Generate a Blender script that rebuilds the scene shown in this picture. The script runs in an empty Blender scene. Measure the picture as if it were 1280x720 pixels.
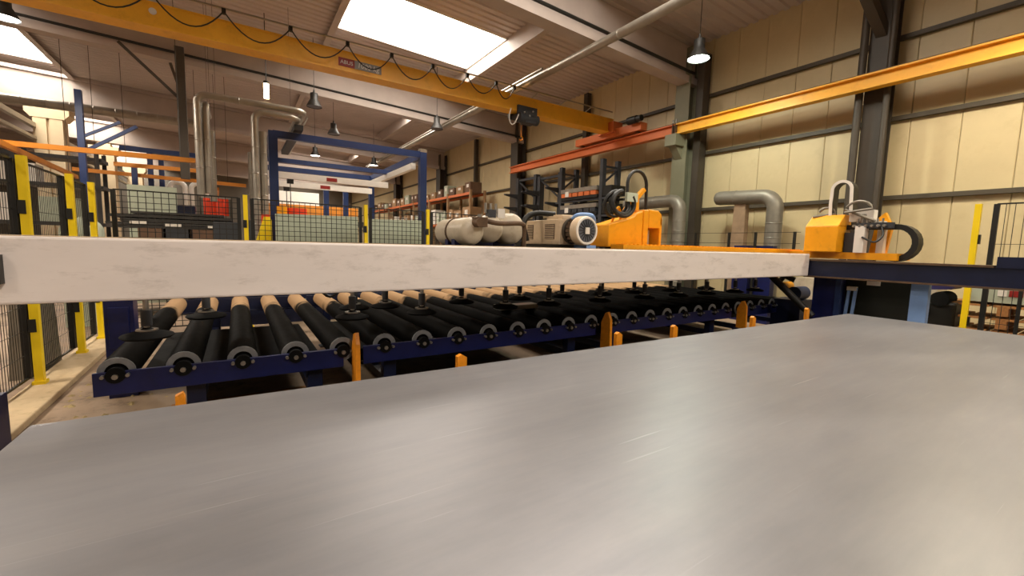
import bpy, bmesh, math, random
from mathutils import Vector, Matrix
random.seed(7)
S = bpy.context.scene
COL = S.collection

# ------------------------------------------------------------------ camera
cam_d = bpy.data.cameras.new('camera')
cam = bpy.data.objects.new('camera', cam_d); COL.objects.link(cam)
cam_d.sensor_width = 36.0; cam_d.lens = 36.0 * 532.0 / 1280.0
cam_d.clip_start = 0.02; cam_d.clip_end = 200
av = Vector((-344, -62, 532)).normalized()
bv = Vector((830, -32, 532)); bv = (bv - bv.dot(av) * av).normalized()
dv = av.cross(bv)
if dv.y < 0: dv = -dv
R3 = Matrix(((bv.x, -bv.y, -bv.z), (av.x, -av.y, -av.z), (-dv.x, dv.y, dv.z)))
cam.matrix_world = Matrix.Translation((0, 0, 1.45)) @ R3.to_4x4()
S.camera = cam

# ------------------------------------------------------------------ view, world
S.view_settings.view_transform = 'Standard'
S.view_settings.look = 'None'
S.view_settings.gamma = 1.0
S.view_settings.use_curve_mapping = False
S.view_settings.exposure = 0.0
W = bpy.data.worlds.new('world'); S.world = W; W.use_nodes = True
W.node_tree.nodes['Background'].inputs[0].default_value = (0.9, 0.85, 0.78, 1)
W.node_tree.nodes['Background'].inputs[1].default_value = 0.6
SKY_STRENGTH = 15.0
SKY_TINT = (1.0, 0.92, 0.81)
LAMP_W = 560.0

# ------------------------------------------------------------------ materials
def lin(h):
    h = h.lstrip('#'); o = []
    for i in (0, 2, 4):
        c = int(h[i:i+2], 16) / 255
        o.append(c / 12.92 if c <= .04045 else ((c + .055) / 1.055) ** 2.4)
    return tuple(o)
def mat(name, col, rough=.6, metal=0., var=.18, scale=6., bump=0., bscale=60., stretch=(1, 1, 1), dirt=None, dirt_amt=.0, rvar=.1, spec=.5):
    m = bpy.data.materials.new(name); m.use_nodes = True
    nt = m.node_tree; N = nt.nodes; L = nt.links
    b = N['Principled BSDF']
    c = lin(col) if isinstance(col, str) else col
    tc = N.new('ShaderNodeTexCoord'); mp = N.new('ShaderNodeMapping'); mp.inputs['Scale'].default_value = stretch
    L.new(tc.outputs['Object'], mp.inputs[0])
    nz = N.new('ShaderNodeTexNoise'); nz.inputs['Scale'].default_value = scale; nz.inputs['Detail'].default_value = 6; nz.inputs['Roughness'].default_value = .6
    L.new(mp.outputs[0], nz.inputs['Vector'])
    rp = N.new('ShaderNodeValToRGB')
    rp.color_ramp.elements[0].position = .3; rp.color_ramp.elements[1].position = .7
    rp.color_ramp.elements[0].color = tuple(x * (1 - var) for x in c) + (1,)
    rp.color_ramp.elements[1].color = tuple(min(1, x * (1 + var)) for x in c) + (1,)
    L.new(nz.outputs['Fac'], rp.inputs[0]); out = rp.outputs[0]
    if dirt:
        n2 = N.new('ShaderNodeTexNoise'); n2.inputs['Scale'].default_value = scale * 2.7; n2.inputs['Detail'].default_value = 8; n2.inputs['Roughness'].default_value = .75
        L.new(mp.outputs[0], n2.inputs['Vector'])
        r2 = N.new('ShaderNodeValToRGB'); r2.color_ramp.elements[0].position = .52; r2.color_ramp.elements[1].position = .72
        r2.color_ramp.elements[1].color = (dirt_amt,) * 3 + (1,)
        L.new(n2.outputs['Fac'], r2.inputs[0])
        mx = N.new('ShaderNodeMixRGB'); mx.inputs[2].default_value = lin(dirt) + (1,)
        L.new(r2.outputs[0], mx.inputs[0]); L.new(out, mx.inputs[1]); out = mx.outputs[0]
    L.new(out, b.inputs['Base Color'])
    b.inputs['Metallic'].default_value = metal
    b.inputs['Specular IOR Level'].default_value = spec
    mr = N.new('ShaderNodeMapRange'); mr.inputs[3].default_value = max(.03, rough - rvar); mr.inputs[4].default_value = min(1, rough + rvar)
    L.new(nz.outputs['Fac'], mr.inputs[0]); L.new(mr.outputs[0], b.inputs['Roughness'])
    if bump:
        n3 = N.new('ShaderNodeTexNoise'); n3.inputs['Scale'].default_value = bscale; n3.inputs['Detail'].default_value = 4
        L.new(mp.outputs[0], n3.inputs['Vector'])
        bp = N.new('ShaderNodeBump'); bp.inputs['Strength'].default_value = bump; bp.inputs['Distance'].default_value = .01
        L.new(n3.outputs['Fac'], bp.inputs['Height']); L.new(bp.outputs[0], b.inputs['Normal'])
    return m
def emit(name, col, strength):
    m = bpy.data.materials.new(name); m.use_nodes = True
    b = m.node_tree.nodes['Principled BSDF']
    b.inputs['Base Color'].default_value = (.8, .8, .8, 1)
    b.inputs['Emission Color'].default_value = tuple(col) + (1,)
    b.inputs['Emission Strength'].default_value = strength
    return m
M = dict(
    floor=mat('concrete_floor', '#957f69', .7, var=.22, scale=1.1, dirt='#3f2f22', dirt_amt=.9, bump=.3, bscale=25),
    kerb=mat('kerb_concrete', '#c3ac88', .8, var=.15, scale=3, dirt='#8a7350', dirt_amt=.6),
    wall=mat('wall_panel', '#cdbb92', .5, var=.07, scale=.9, dirt='#a89468', dirt_amt=.25),
    wallback=mat('wall_joint', '#8d7f63', .8),
    cladding=mat('dark_cladding', '#6c6459', .7, var=.2, scale=.6),
    deck=mat('roof_deck', '#bdb0aa', .55, metal=.0, var=.12, scale=.5),
    girder=mat('roof_girder_paint', '#b3a59c', .6, var=.1, scale=1.2),
    colcream=mat('column_cream', '#d8c3a0', .7, var=.08, scale=2),
    colgrey=mat('column_grey_green', '#7d7a63', .55, var=.12, scale=2),
    coldark=mat('column_dark', '#41392f', .55, var=.15, scale=2),
    girt=mat('girt_steel', '#4a4235', .55, var=.12, scale=2),
    craney=mat('crane_yellow', '#f0b02c', .45, var=.08, scale=1.5, dirt='#a86c12', dirt_amt=.35),
    craneo=mat('crane_orange', '#d2703a', .5, var=.08, scale=1.5),
    yellow=mat('machine_yellow', '#f2a30a', .42, var=.06, scale=4, dirt='#8a5c10', dirt_amt=.25),
    safety=mat('safety_yellow', '#f0cf10', .45, var=.05, scale=5),
    black=mat('black_paint', '#15140f', .5, var=.2),
    rubber=mat('black_rubber', '#0b0b0a', .8, spec=.2, var=.25, scale=12),
    wire=mat('black_wire', '#1c1a16', .5),
    navy=mat('navy_paint', '#0c164c', .38, var=.18, scale=5, dirt='#10131f', dirt_amt=.5),
    darknavy=mat('dark_navy_paint', '#0b1330', .4, var=.2, scale=4, dirt='#090b14', dirt_amt=.5),
    blue=mat('frame_blue', '#1a2f5c', .45, var=.12, scale=4),
    ltblue=mat('light_blue_paint', '#7fa3d8', .5, var=.08, scale=4),
    beam=mat('dirty_white_paint', '#e9dfd8', .36, metal=.0, var=.06, scale=2.2, stretch=(.6, 2, 2), dirt='#8f8272', dirt_amt=.45),
    roller=None,
    rollercap=mat('roller_end_steel', '#8f9294', .5, metal=.4, var=.2, scale=20),
    steel=mat('bare_steel', '#a9a59d', .35, metal=.85, var=.15, scale=15),
    rusty=mat('rusty_steel', '#5c4632', .65, metal=.3, var=.3, scale=12),
    galv=mat('galvanised_duct', '#a39c90', .38, metal=.6, var=.12, scale=5),
    ductgrey=mat('grey_duct', '#827c70', .45, metal=.35, var=.12, scale=6),
    orange=mat('orange_paint', '#e08a12', .5, var=.12, scale=14, dirt='#7a4410', dirt_amt=.5),
    rail=mat('light_rail_orange', '#c47a22', .5, var=.1, scale=4),
    tank=mat('tank_grey_beige', '#b9ac97', .4, var=.08, scale=8, dirt='#77684f', dirt_amt=.4),
    beige=mat('pump_beige', '#cdb698', .45, var=.06, scale=8, dirt='#8c7656', dirt_amt=.35),
    grille=mat('grille_brown', '#5d4a3c', .6),
    fan=mat('fan_guard_grey', '#585b63', .5, var=.15, scale=30),
    white=mat('white_paint', '#e6e0d6', .5, var=.05),
    lamp=mat('lamp_housing', '#2c2a27', .5),
    card=mat('cardboard', '#a07f5b', .8, var=.15, scale=5),
    carddark=mat('cardboard_dark', '#6d5340', .8, var=.15, scale=5),
    wood=mat('pallet_wood', '#a5713f', .8, var=.25, scale=8, stretch=(1, 6, 6)),
    red=mat('red_curtain', '#e8431c', .5, var=.12, scale=6),
    panel=mat('pale_panel', '#b3bba6', .5, var=.06, scale=2),
    dkplastic=mat('dark_grey_plastic', '#34363a', .6, var=.15, scale=6),
    tape=mat('grey_steel_rack', '#3e3c3a', .5, metal=.3, var=.15, scale=4),
    sign_red=mat('sign_red', '#8e1f1a', .5, var=.04),
    sign_grey=mat('sign_grey', '#8d8984', .5, var=.04),
    screen=mat('screen_pale', '#c9d3bf', .3, var=.04),
    greencab=mat('tarnished_dark_green', '#141a12', .55, var=.2, scale=4),
    debris=mat('debris', '#a89468', .9, var=.35, scale=30),
    sky=emit('skylight_glow', SKY_TINT, SKY_STRENGTH),
    bulb_w=emit('lamp_cool', (.86, 1., .9), 45.),
    bulb_o=emit('lamp_warm', (1., .72, .35), 14.),
    bulb_n=emit('lamp_neutral', (1., .92, .8), 12.),
    led=emit('led_white', (.8, .9, 1.), 6.),
)
def plate_mat():
    m = mat('mill_scale_steel', '#88878a', .41, metal=.5, spec=.25, var=.13, scale=1.7, stretch=(.55, 1.1, 1), rvar=.06)
    nt = m.node_tree; N = nt.nodes; L = nt.links; b = N['Principled BSDF']
    src = b.inputs['Base Color'].links[0].from_socket
    tc = N.new('ShaderNodeTexCoord'); mp = N.new('ShaderNodeMapping'); mp.inputs['Scale'].default_value = (.6, 5, 1); mp.inputs['Rotation'].default_value = (0, 0, .05)
    L.new(tc.outputs['Object'], mp.inputs[0])
    n = N.new('ShaderNodeTexNoise'); n.inputs['Scale'].default_value = 2.2; n.inputs['Detail'].default_value = 8; n.inputs['Roughness'].default_value = .7
    L.new(mp.outputs[0], n.inputs['Vector'])
    r = N.new('ShaderNodeValToRGB'); r.color_ramp.elements[0].position = .35; r.color_ramp.elements[1].position = .68
    r.color_ramp.elements[0].color = (.62, .64, .68, 1); r.color_ramp.elements[1].color = (1.05, 1.02, .97, 1)
    L.new(n.outputs['Fac'], r.inputs[0])
    mx = N.new('ShaderNodeMixRGB'); mx.blend_type = 'MULTIPLY'; mx.inputs[0].default_value = .3
    L.new(src, mx.inputs[1]); L.new(r.outputs[0], mx.inputs[2])
    # pale scratches along the rolling direction
    mp2 = N.new('ShaderNodeMapping'); mp2.inputs['Scale'].default_value = (.8, 38, 1); mp2.inputs['Rotation'].default_value = (0, 0, .02)
    L.new(tc.outputs['Object'], mp2.inputs[0])
    n2 = N.new('ShaderNodeTexNoise'); n2.inputs['Scale'].default_value = 1.6; n2.inputs['Detail'].default_value = 3
    L.new(mp2.outputs[0], n2.inputs['Vector'])
    r2 = N.new('ShaderNodeValToRGB'); r2.color_ramp.elements[0].position = .68; r2.color_ramp.elements[1].position = .78
    r2.color_ramp.elements[1].color = (.3, .3, .3, 1)
    L.new(n2.outputs['Fac'], r2.inputs[0])
    mx2 = N.new('ShaderNodeMixRGB'); mx2.inputs[2].default_value = (.62, .63, .63, 1)
    L.new(r2.outputs[0], mx2.inputs[0]); L.new(mx.outputs[0], mx2.inputs[1]); L.new(mx2.outputs[0], b.inputs['Base Color'])
    return m
M['plate'] = plate_mat()
def roller_mat():  # near-black with lit tan far end: gantry shade and dirt put into colour
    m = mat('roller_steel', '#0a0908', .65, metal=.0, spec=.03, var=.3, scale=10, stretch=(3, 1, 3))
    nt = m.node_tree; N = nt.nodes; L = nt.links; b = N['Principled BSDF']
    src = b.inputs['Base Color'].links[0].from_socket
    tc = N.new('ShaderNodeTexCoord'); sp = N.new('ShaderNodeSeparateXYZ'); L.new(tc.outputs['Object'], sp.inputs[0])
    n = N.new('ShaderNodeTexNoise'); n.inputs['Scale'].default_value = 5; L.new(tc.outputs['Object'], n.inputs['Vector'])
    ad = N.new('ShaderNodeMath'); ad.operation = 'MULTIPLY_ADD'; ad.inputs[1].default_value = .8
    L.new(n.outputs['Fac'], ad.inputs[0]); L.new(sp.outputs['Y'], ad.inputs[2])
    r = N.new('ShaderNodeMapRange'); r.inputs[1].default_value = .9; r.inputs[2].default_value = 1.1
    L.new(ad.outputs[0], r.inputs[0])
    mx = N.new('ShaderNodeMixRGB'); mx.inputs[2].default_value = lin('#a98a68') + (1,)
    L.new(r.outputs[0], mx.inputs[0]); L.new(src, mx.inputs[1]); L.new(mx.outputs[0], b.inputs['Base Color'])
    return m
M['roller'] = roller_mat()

# ------------------------------------------------------------------ mesh helpers
class MB:
    def __init__(s): s.v = []; s.f = []; s.sm = []
    def add(s, vs, fs, smooth=False):
        o = len(s.v); s.v += [tuple(p) for p in vs]
        for f in fs: s.f.append([i + o for i in f]); s.sm.append(smooth)
        return s
    def box(s, lo, hi):
        (a, b, c), (d, e, f) = lo, hi
        return s.add([(a,b,c),(d,b,c),(d,e,c),(a,e,c),(a,b,f),(d,b,f),(d,e,f),(a,e,f)],
                     [(0,3,2,1),(4,5,6,7),(0,1,5,4),(1,2,6,5),(2,3,7,6),(3,0,4,7)])
    def cbox(s, c, d): return s.box([c[i] - d[i]/2 for i in range(3)], [c[i] + d[i]/2 for i in range(3)])
    def bar(s, p, q, w, h):      # rectangular bar from p to q
        p = Vector(p); q = Vector(q); d = (q - p).normalized()
        u = Vector((0, 0, 1)) if abs(d.z) < .9 else Vector((1, 0, 0))
        x = d.cross(u).normalized(); y = x.cross(d)
        vs = [e + x * a * w / 2 + y * b * h / 2 for e in (p, q) for a, b in ((-1,-1),(1,-1),(1,1),(-1,1))]
        return s.add(vs, [(0,1,2,3),(7,6,5,4),(0,4,5,1),(1,5,6,2),(2,6,7,3),(3,7,4,0)])
    def cyl(s, p, q, r, n=16, r2=None, caps=True):
        p = Vector(p); q = Vector(q); d = (q - p).normalized(); r2 = r if r2 is None else r2
        u = Vector((0, 0, 1)) if abs(d.z) < .9 else Vector((1, 0, 0))
        x = d.cross(u).normalized(); y = d.cross(x)
        vs = []
        for e, rr in ((p, r), (q, r2)):
            for k in range(n):
                t = 2 * math.pi * k / n; vs.append(e + (x * math.cos(t) + y * math.sin(t)) * rr)
        s.add(vs, [(k, (k+1) % n, n + (k+1) % n, n + k) for k in range(n)], True)
        if caps: s.add(vs, [tuple(range(n))[::-1], tuple(range(n, 2*n))])
        return s
    def tube(s, pts, r, n=8, caps=True):
        pts = [Vector(p) for p in pts]; rings = []; px = None
        for i, p in enumerate(pts):
            d = (pts[min(i+1, len(pts)-1)] - pts[max(i-1, 0)]).normalized()
            if px is None:
                u = Vector((0, 0, 1)) if abs(d.z) < .9 else Vector((1, 0, 0)); px = d.cross(u).normalized()
            px = (px - d * px.dot(d)).normalized(); y = d.cross(px)
            rings.append([p + (px * math.cos(2*math.pi*k/n) + y * math.sin(2*math.pi*k/n)) * r for k in range(n)])
        vs = [v for g in rings for v in g]; fs = []
        for i in range(len(pts) - 1):
            for k in range(n): fs.append((i*n+k, i*n+(k+1) % n, (i+1)*n+(k+1) % n, (i+1)*n+k))
        s.add(vs, fs, True)
        if caps: s.add(vs, [tuple(range(n))[::-1], tuple(range((len(pts)-1)*n, len(pts)*n))])
        return s
    def hose(s, pts, r, n=8, k=6):     # smooth curve through the points
        P = [Vector(p) for p in pts]; P = [P[0] * 2 - P[1]] + P + [P[-1] * 2 - P[-2]]; out = []
        for i in range(1, len(P) - 2):
            a, b, c, d = P[i-1:i+3]
            for j in range(k):
                t = j / k; out.append(.5 * ((2*b) + (c - a)*t + (2*a - 5*b + 4*c - d)*t*t + (3*b - a - 3*c + d)*t**3))
        out.append(P[-2]); return s.tube(out, r, n)
    def lathe(s, c, axis, prof, n=20):   # prof: (along axis, radius)
        c = Vector(c); d = Vector(axis).normalized(); u = Vector((0, 0, 1)) if abs(d.z) < .9 else Vector((1, 0, 0))
        x = d.cross(u).normalized(); y = d.cross(x)
        vs = [c + d * a + (x * math.cos(2*math.pi*k/n) + y * math.sin(2*math.pi*k/n)) * max(r, .0005) for a, r in prof for k in range(n)]
        fs = [(i*n+k, i*n+(k+1) % n, (i+1)*n+(k+1) % n, (i+1)*n+k) for i in range(len(prof)-1) for k in range(n)]
        return s.add(vs, fs, True)
    def prism(s, poly, axis, a, b):      # poly in the two other axes (in order), extruded along axis
        ax = 'xyz'.index(axis); n = len(poly); vs = []
        for t in (a, b):
            for p in poly:
                q = list(p); q.insert(ax, t); vs.append(q)
        return s.add(vs, [tuple(range(n)), tuple(range(n, 2*n))[::-1]] + [(k, n + k, n + (k+1) % n, (k+1) % n) for k in range(n)])
    def mesh(s, name, m, off=(0, 0, 0), bev=0):
        me = bpy.data.meshes.new(name)
        o = Vector(off)
        me.from_pydata([Vector(p) - o for p in s.v], [], s.f)
        bm = bmesh.new(); bm.from_mesh(me)
        bmesh.ops.remove_doubles(bm, verts=bm.verts, dist=1e-5) if any(s.sm) else None
        bmesh.ops.recalc_face_normals(bm, faces=bm.faces)
        bm.to_mesh(me); bm.free()
        if any(s.sm):
            me.polygons.foreach_set('use_smooth', [True] * len(me.polygons))
            me.set_sharp_from_angle(angle=math.radians(38))
        me.materials.append(M[m] if isinstance(m, str) else m)
        return me
def rootloc(p):
    v = Vector((0, 0, 0))
    while p is not None: v += p.location; p = p.parent
    return v
def part(mb, name, m, parent=None, label=None, bev=0, kind=None, loc=None):
    """links ONE mesh object; vertices of mb are in world coordinates"""
    if parent is None:
        lo = Vector([min(p[i] for p in mb.v) for i in range(3)]); hi = Vector([max(p[i] for p in mb.v) for i in range(3)])
        off = Vector(((lo.x+hi.x)/2, (lo.y+hi.y)/2, lo.z)) if loc is None else Vector(loc)
    else: off = rootloc(parent)
    o = bpy.data.objects.new(name, mb.mesh(name, m, off)); COL.objects.link(o)
    if parent is None: o.location = off
    else: o.parent = parent
    if bev:
        md = o.modifiers.new('bevel', 'BEVEL'); md.width = bev; md.segments = 2; md.limit_method = 'ANGLE'; md.angle_limit = math.radians(40)
    if label: o['label'] = label
    if kind: o['kind'] = kind
    return o
def tag(o, label, cat, group=None):
    o['label'] = label; o['category'] = cat
    if group: o['group'] = group
    return o
def thing(name, label, cat, loc, group=None):
    o = bpy.data.objects.new(name, None); COL.objects.link(o); o.location = loc; o.empty_display_size = .2
    return tag(o, label, cat, group)
def struct(name, loc=None, mb=None, m=None):
    o = part(mb, name, m) if mb else bpy.data.objects.new(name, None)
    if not mb: COL.objects.link(o); o.location = loc or (0, 0, 0)
    o['kind'] = 'structure'; return o
def dup(src, loc, label=None, group=None):
    def cp(o, parent):
        c = o.copy(); COL.objects.link(c)
        if parent is not None: c.parent = parent
        for ch in [x for x in bpy.data.objects if x.parent == o]: cp(ch, c)
        return c
    kids = list(src.children)
    c = src.copy(); COL.objects.link(c); c.location = loc
    for ch in kids:
        d = ch.copy(); COL.objects.link(d); d.parent = c
        for g in list(ch.children):
            e = g.copy(); COL.objects.link(e); e.parent = d
    if label: c['label'] = label
    if group: c['group'] = group
    return c
def arc(c, r, a0, a1, n, plane='xz', y=0):
    out = []
    for i in range(n + 1):
        t = math.radians(a0 + (a1 - a0) * i / n); p, q = c[0] + r * math.cos(t), c[1] + r * math.sin(t)
        out.append({'xz': (p, y, q), 'yz': (y, p, q), 'xy': (p, q, y)}[plane])
    return out
def text(body, size, loc, rot, m, parent, name='lettering', shear=0, ex=.002, sx=1.):
    cu = bpy.data.curves.new(name, 'FONT'); cu.body = body; cu.size = size; cu.extrude = ex; cu.shear = shear
    cu.align_x = 'CENTER'; cu.align_y = 'CENTER'; cu.resolution_u = 3
    t = bpy.data.objects.new(name, cu); COL.objects.link(t)
    dg = bpy.context.evaluated_depsgraph_get()
    me = bpy.data.meshes.new_from_object(t.evaluated_get(dg)); bpy.data.objects.remove(t)
    me.materials.clear(); me.materials.append(M[m])
    o = bpy.data.objects.new(name, me); COL.objects.link(o); o.parent = parent
    o.location = Vector(loc) - rootloc(parent); o.rotation_euler = rot; o.scale = (sx, 1, 1)
    return o

# ================================================================== HALL
XR, XL, YN, YF = 10.0, -16.0, -10.0, 46.0
def zl(x): return 7.0 - .042 * x            # lower roof deck
def zg(x): return 5.95 - .042 * x           # underside of the girders
struct('floor', mb=MB().box((XL, YN, -.2), (XR + .3, YF, 0)), m='floor')
struct('wall_left', mb=MB().box((XL - .3, YN, 0), (XL, YF, 8)), m='cladding')
struct('wall_back', mb=MB().box((XL, YF, 0), (XR + .3, YF + .3, 8)), m='cladding')
struct('wall_front', mb=MB().box((XL, YN - .3, 0), (XR + .3, YN, 8)), m='cladding')
wr = struct('wall_right', mb=MB().box((XR + .06, YN, 0), (XR + .3, YF, 6.9)), m='wallback')
# wall panels, each its own piece
pm = {}
rows = [(0, 2.48), (2.5, 3.87), (3.89, 5.25), (5.27, 6.62)]
y = -1.77; k = 0
while y < 30:
    for a, b in rows:
        if (a, b) not in pm:
            mb = MB(); pts = [(.003, .008), (.014, 0), (.631, 0), (.642, .008), (.642, .07), (.003, .07)]
            mb.add([(p[1], p[0], z) for z in (a, b) for p in pts], [(0,1,2,3,4,5), (11,10,9,8,7,6)] + [(i, i+6, (i+1) % 6+6, (i+1) % 6) for i in range(6)])
            pm[(a, b)] = mb.mesh('panel', 'wall')
        o = bpy.data.objects.new('panel', pm[(a, b)]); COL.objects.link(o); o.parent = wr
        o.location = Vector((XR, y, 0)) - wr.location
    y += .645
part(MB().box((XR, 30, 0), (XR + .1, YF, 6.6)).box((XR, YN, 0), (XR + .1, -1.78, 6.6)), 'plain_panel', 'wall', wr)
for i, z in enumerate((2.48, 3.87, 5.25)):
    struct('trim_%d' % (i + 1), mb=MB().box((XR - .09, YN, z - .04), (XR - .002, YF, z + .035)), m='girt')

# ceiling: trapezoidal roof deck, ribs along X, lanes with skylights
GY = [-8.45 + 7.75 * i for i in range(8)]   # -8.45 -0.7 7.05 14.8 22.55 30.3 38.05 45.8
def deck(mb, x0, x1, y0, y1, dz=0., p=.22, h=.035):
    n = max(1, round((y1 - y0) / p)); p = (y1 - y0) / n
    prof = []
    for i in range(n):
        a = y0 + i * p
        prof += [(a, 0), (a + p * .42, 0), (a + p * .54, h), (a + p * .88, h)]
    prof.append((y1, 0))
    vs = [(x, yy, zl(x) + dz + z) for x in (x0, x1) for yy, z in prof]; m = len(prof)
    mb.add(vs, [(i, i + 1, m + i + 1, m + i) for i in range(m - 1)])
LANE = (2.3, 6.35); LLANE = (-7.0, -4.95); DZ = .3
sky_r = [(g + 3.3, g + 5.75) if abs(g - 14.8) > .1 else (g + 1.5, g + 3.8) for g in GY[:-1]]
sky_l = [(g - 4.9, g - .2) for g in GY[1:]]
cb = MB()
deck(cb, XL, LLANE[0], YN, YF); deck(cb, LLANE[1], LANE[0], YN, YF); deck(cb, LANE[1], XR + .3, YN, YF)
def lane(x0, x1, sk):
    yy = YN
    for a, b in sk:
        a = max(a, YN)
        if a > yy: deck(cb, x0, x1, yy, a, DZ)
        yy = b
    deck(cb, x0, x1, yy, YF, DZ)
lane(*LANE, sky_r); lane(*LLANE, sky_l)
ceil = struct('ceiling', mb=cb, m='deck')
for xs in (LANE[0], LANE[1], LLANE[0], LLANE[1]):
    s = 1 if xs in (LANE[1], LLANE[1]) else -1
    mb = MB().box((min(xs, xs + s*.05), YN, zl(xs) - .12), (max(xs, xs + s*.05), YF, zl(xs) + DZ + .06))
    mb.box((min(xs, xs + s*.16), YN, zl(xs) - .14), (max(xs, xs + s*.16), YF, zl(xs) - .12))
    part(mb, 'fascia', 'girder', ceil)
nw = 0
for (x0, x1), sk in ((LANE, sky_r), (LLANE, sky_l)):
    for a, b in sk:
        if b < YN + 1: continue
        nw += 1
        w = struct('window_%d' % nw, ((x0+x1)/2, (a+b)/2, zl((x0+x1)/2) + DZ))
        z0, z1 = zl(x0) + DZ, zl(x1) + DZ
        pane = MB().add([(x0+.05, a, z0+.18), (x1-.05, a, z1+.18), (x1-.05, b, z1+.18), (x0+.05, b, z0+.18)], [(0, 1, 2, 3)])
        part(pane, 'skylight_pane', 'sky', w)
        fr = MB()
        for yy in (a, b - .04): fr.add([(x0, yy, z0-.04), (x1, yy, z1-.04), (x1, yy, z1+.24), (x0, yy, z0+.24), (x0, yy+.04, z0-.04), (x1, yy+.04, z1-.04), (x1, yy+.04, z1+.24), (x0, yy+.04, z0+.24)],
                                        [(0,1,2,3),(7,6,5,4),(0,4,5,1),(1,5,6,2),(2,6,7,3),(3,7,4,0)])
        for xx, zz in ((x0, z0), (x1 - .04, z1)): fr.box((xx, a, zz - .04), (xx + .04, b, zz + .24))
        part(fr, 'skylight_curb', 'white', w)
# roof girders (I profile along X)
gnames = {2: 'pale steel roof girder nearest the camera, ending at the column above the yellow rail splice',
          3: 'wide roof girder crossing behind the yellow crane bridge', 4: 'roof girder seen behind the tall silver ducts',
          5: 'distant roof girder beyond the blue steel portal', 6: 'farthest roof girder near the end of the hall', 1: 'roof girder over the viewer, nearest the front wall'}
for i, g in enumerate(GY):
    if i in (0, 7): continue
    t = thing('roof_girder', gnames[i], 'girder', (0, g, zg(0)))
    def slab(y0, y1, za, zb):
        v = [(x, yy, z) for x in (XL + .02, XR - .15) for yy in (y0, y1) for z in (za(x), zb(x))]
        return MB().add(v, [(0,1,3,2),(4,6,7,5),(0,4,5,1),(2,3,7,6),(0,2,6,4),(1,5,7,3)])
    part(slab(g - .16, g + .16, zg, lambda x: zg(x) + .16), 'bottom_flange', 'girder', t)
    part(slab(g - .05, g + .05, lambda x: zg(x) + .16, lambda x: zl(x) - .14), 'web', 'girder', t)
    part(slab(g - .16, g + .16, lambda x: zl(x) - .13, lambda x: zl(x) - .01), 'top_flange', 'girder', t)
    if i <= 3:
        part(MB().tube([(-15, g - .21, zg(-15) + .22), (9.6, g - .21, zg(9.6) + .22)], .035, 8), 'conduit', 'black', t)

# right-hand columns
def h_column(y, w, d, top, m, label, front=None):
    t = thing('wall_column', label, 'column', (XR - d / 2 - .1, y, 0))
    x0, x1 = XR - .1 - d, XR - .1
    part(MB().box((x0, y - w/2, 0), (x0 + .03, y + w/2, top)), 'front_flange', front or m, t)
    part(MB().box((x0 + .03, y - .02, 0), (x1 - .03, y + .02, top)), 'web', m, t)
    part(MB().box((x1 - .03, y - w/2, 0), (x1, y + w/2, top)), 'rear_flange', m, t)
    return t
c1 = h_column(7.05, .4, .42, 6.4, 'colgrey', 'grey-green steel wall column carrying the rail bracket')
part(MB().box((9.12, 6.9, 4.02), (9.5, 7.22, 4.29)).prism([(9.2, 4.02), (9.48, 4.02), (9.48, 3.72)], 'y', 6.96, 7.16), 'corbel_bracket', 'colgrey', c1)
part(MB().box((9.62, 6.58, 0), (9.88, 6.76, 6.2)), 'cable_duct', 'coldark', c1)
h_column(14.8, .5, .4, 6.3, 'coldark', 'dark steel wall column behind the dark cantilever racks')
h_column(22.55, .55, .4, 6.3, 'coldark', 'dark steel wall column rising behind the orange shelving, nearer of two')
h_column(30.3, .55, .4, 6.3, 'coldark', 'dark steel wall column rising behind the orange shelving, farther of two')
h_column(-.7, .4, .42, 6.4, 'colgrey', 'steel wall column level with the viewer at the right wall')
c2 = h_column(3.15, .34, .3, 6.5, 'coldark', 'dark brown wall column with downpipe behind the right-hand yellow box')
part(MB().cyl((9.5, 3.36, 0), (9.5, 3.36, 6.4), .06, 12), 'downpipe', 'coldark', c2)
part(MB().cyl((9.5, 2.96, 0), (9.5, 2.96, 6.4), .05, 12), 'downpipe', 'coldark', c2)
part(MB().bar((9.65, 3.15, 5.3), (8.2, 3.4, 6.6), .16, .16), 'brace', 'coldark', c2)
for yy, l in ((10.92, 'slim wall post behind the tall tray rack'), (18.67, 'slim wall post at the near end of the orange shelving')):
    tag(part(MB().box((9.74, yy - .09, 0), (9.9, yy + .09, 6.45)), 'wall_post', 'coldark'), l, 'post')
# interior columns on the left
for yy, l in ((22.55, 'cream concrete column with corbel, nearer of two at far left'), (30.3, 'cream concrete column with corbel, farther of two at far left'), (38.05, 'most distant cream concrete column at far left')):
    t = thing('hall_column', l, 'column', (-5.55, yy, 0))
    for s in (-1, 1): part(MB().box((-5.55 + s*.21 - .17, yy - .3, 0), (-5.55 + s*.21 + .17, yy + .3, 5.9)), 'shaft', 'colcream', t)
    part(MB().box((-5.6, yy - .2, 0), (-5.5, yy + .28, 5.9)), 'web', 'colcream', t)
    part(MB().prism([(-5.98, 5.55), (-5.12, 5.55), (-4.98, 5.72), (-4.98, 5.95), (-6.12, 5.95), (-6.12, 5.72)], 'y', yy - .32, yy + .32), 'corbel', 'colcream', t)
    part(MB().box((-5.8, yy - .25, 5.95), (-5.3, yy + .25, 6.1)), 'bearing', 'colcream', t)
t = thing('left_crane_rail', 'pale double crane rail running along the left column row', 'rail', (-6.1, 25, 4.8))
part(MB().box((-6.0, -4, 5.18), (-5.85, 44, 5.34)), 'upper_rail', 'galv', t)
part(MB().box((-6.0, -4, 4.76), (-5.85, 44, 4.86)), 'lower_rail', 'galv', t)

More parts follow.
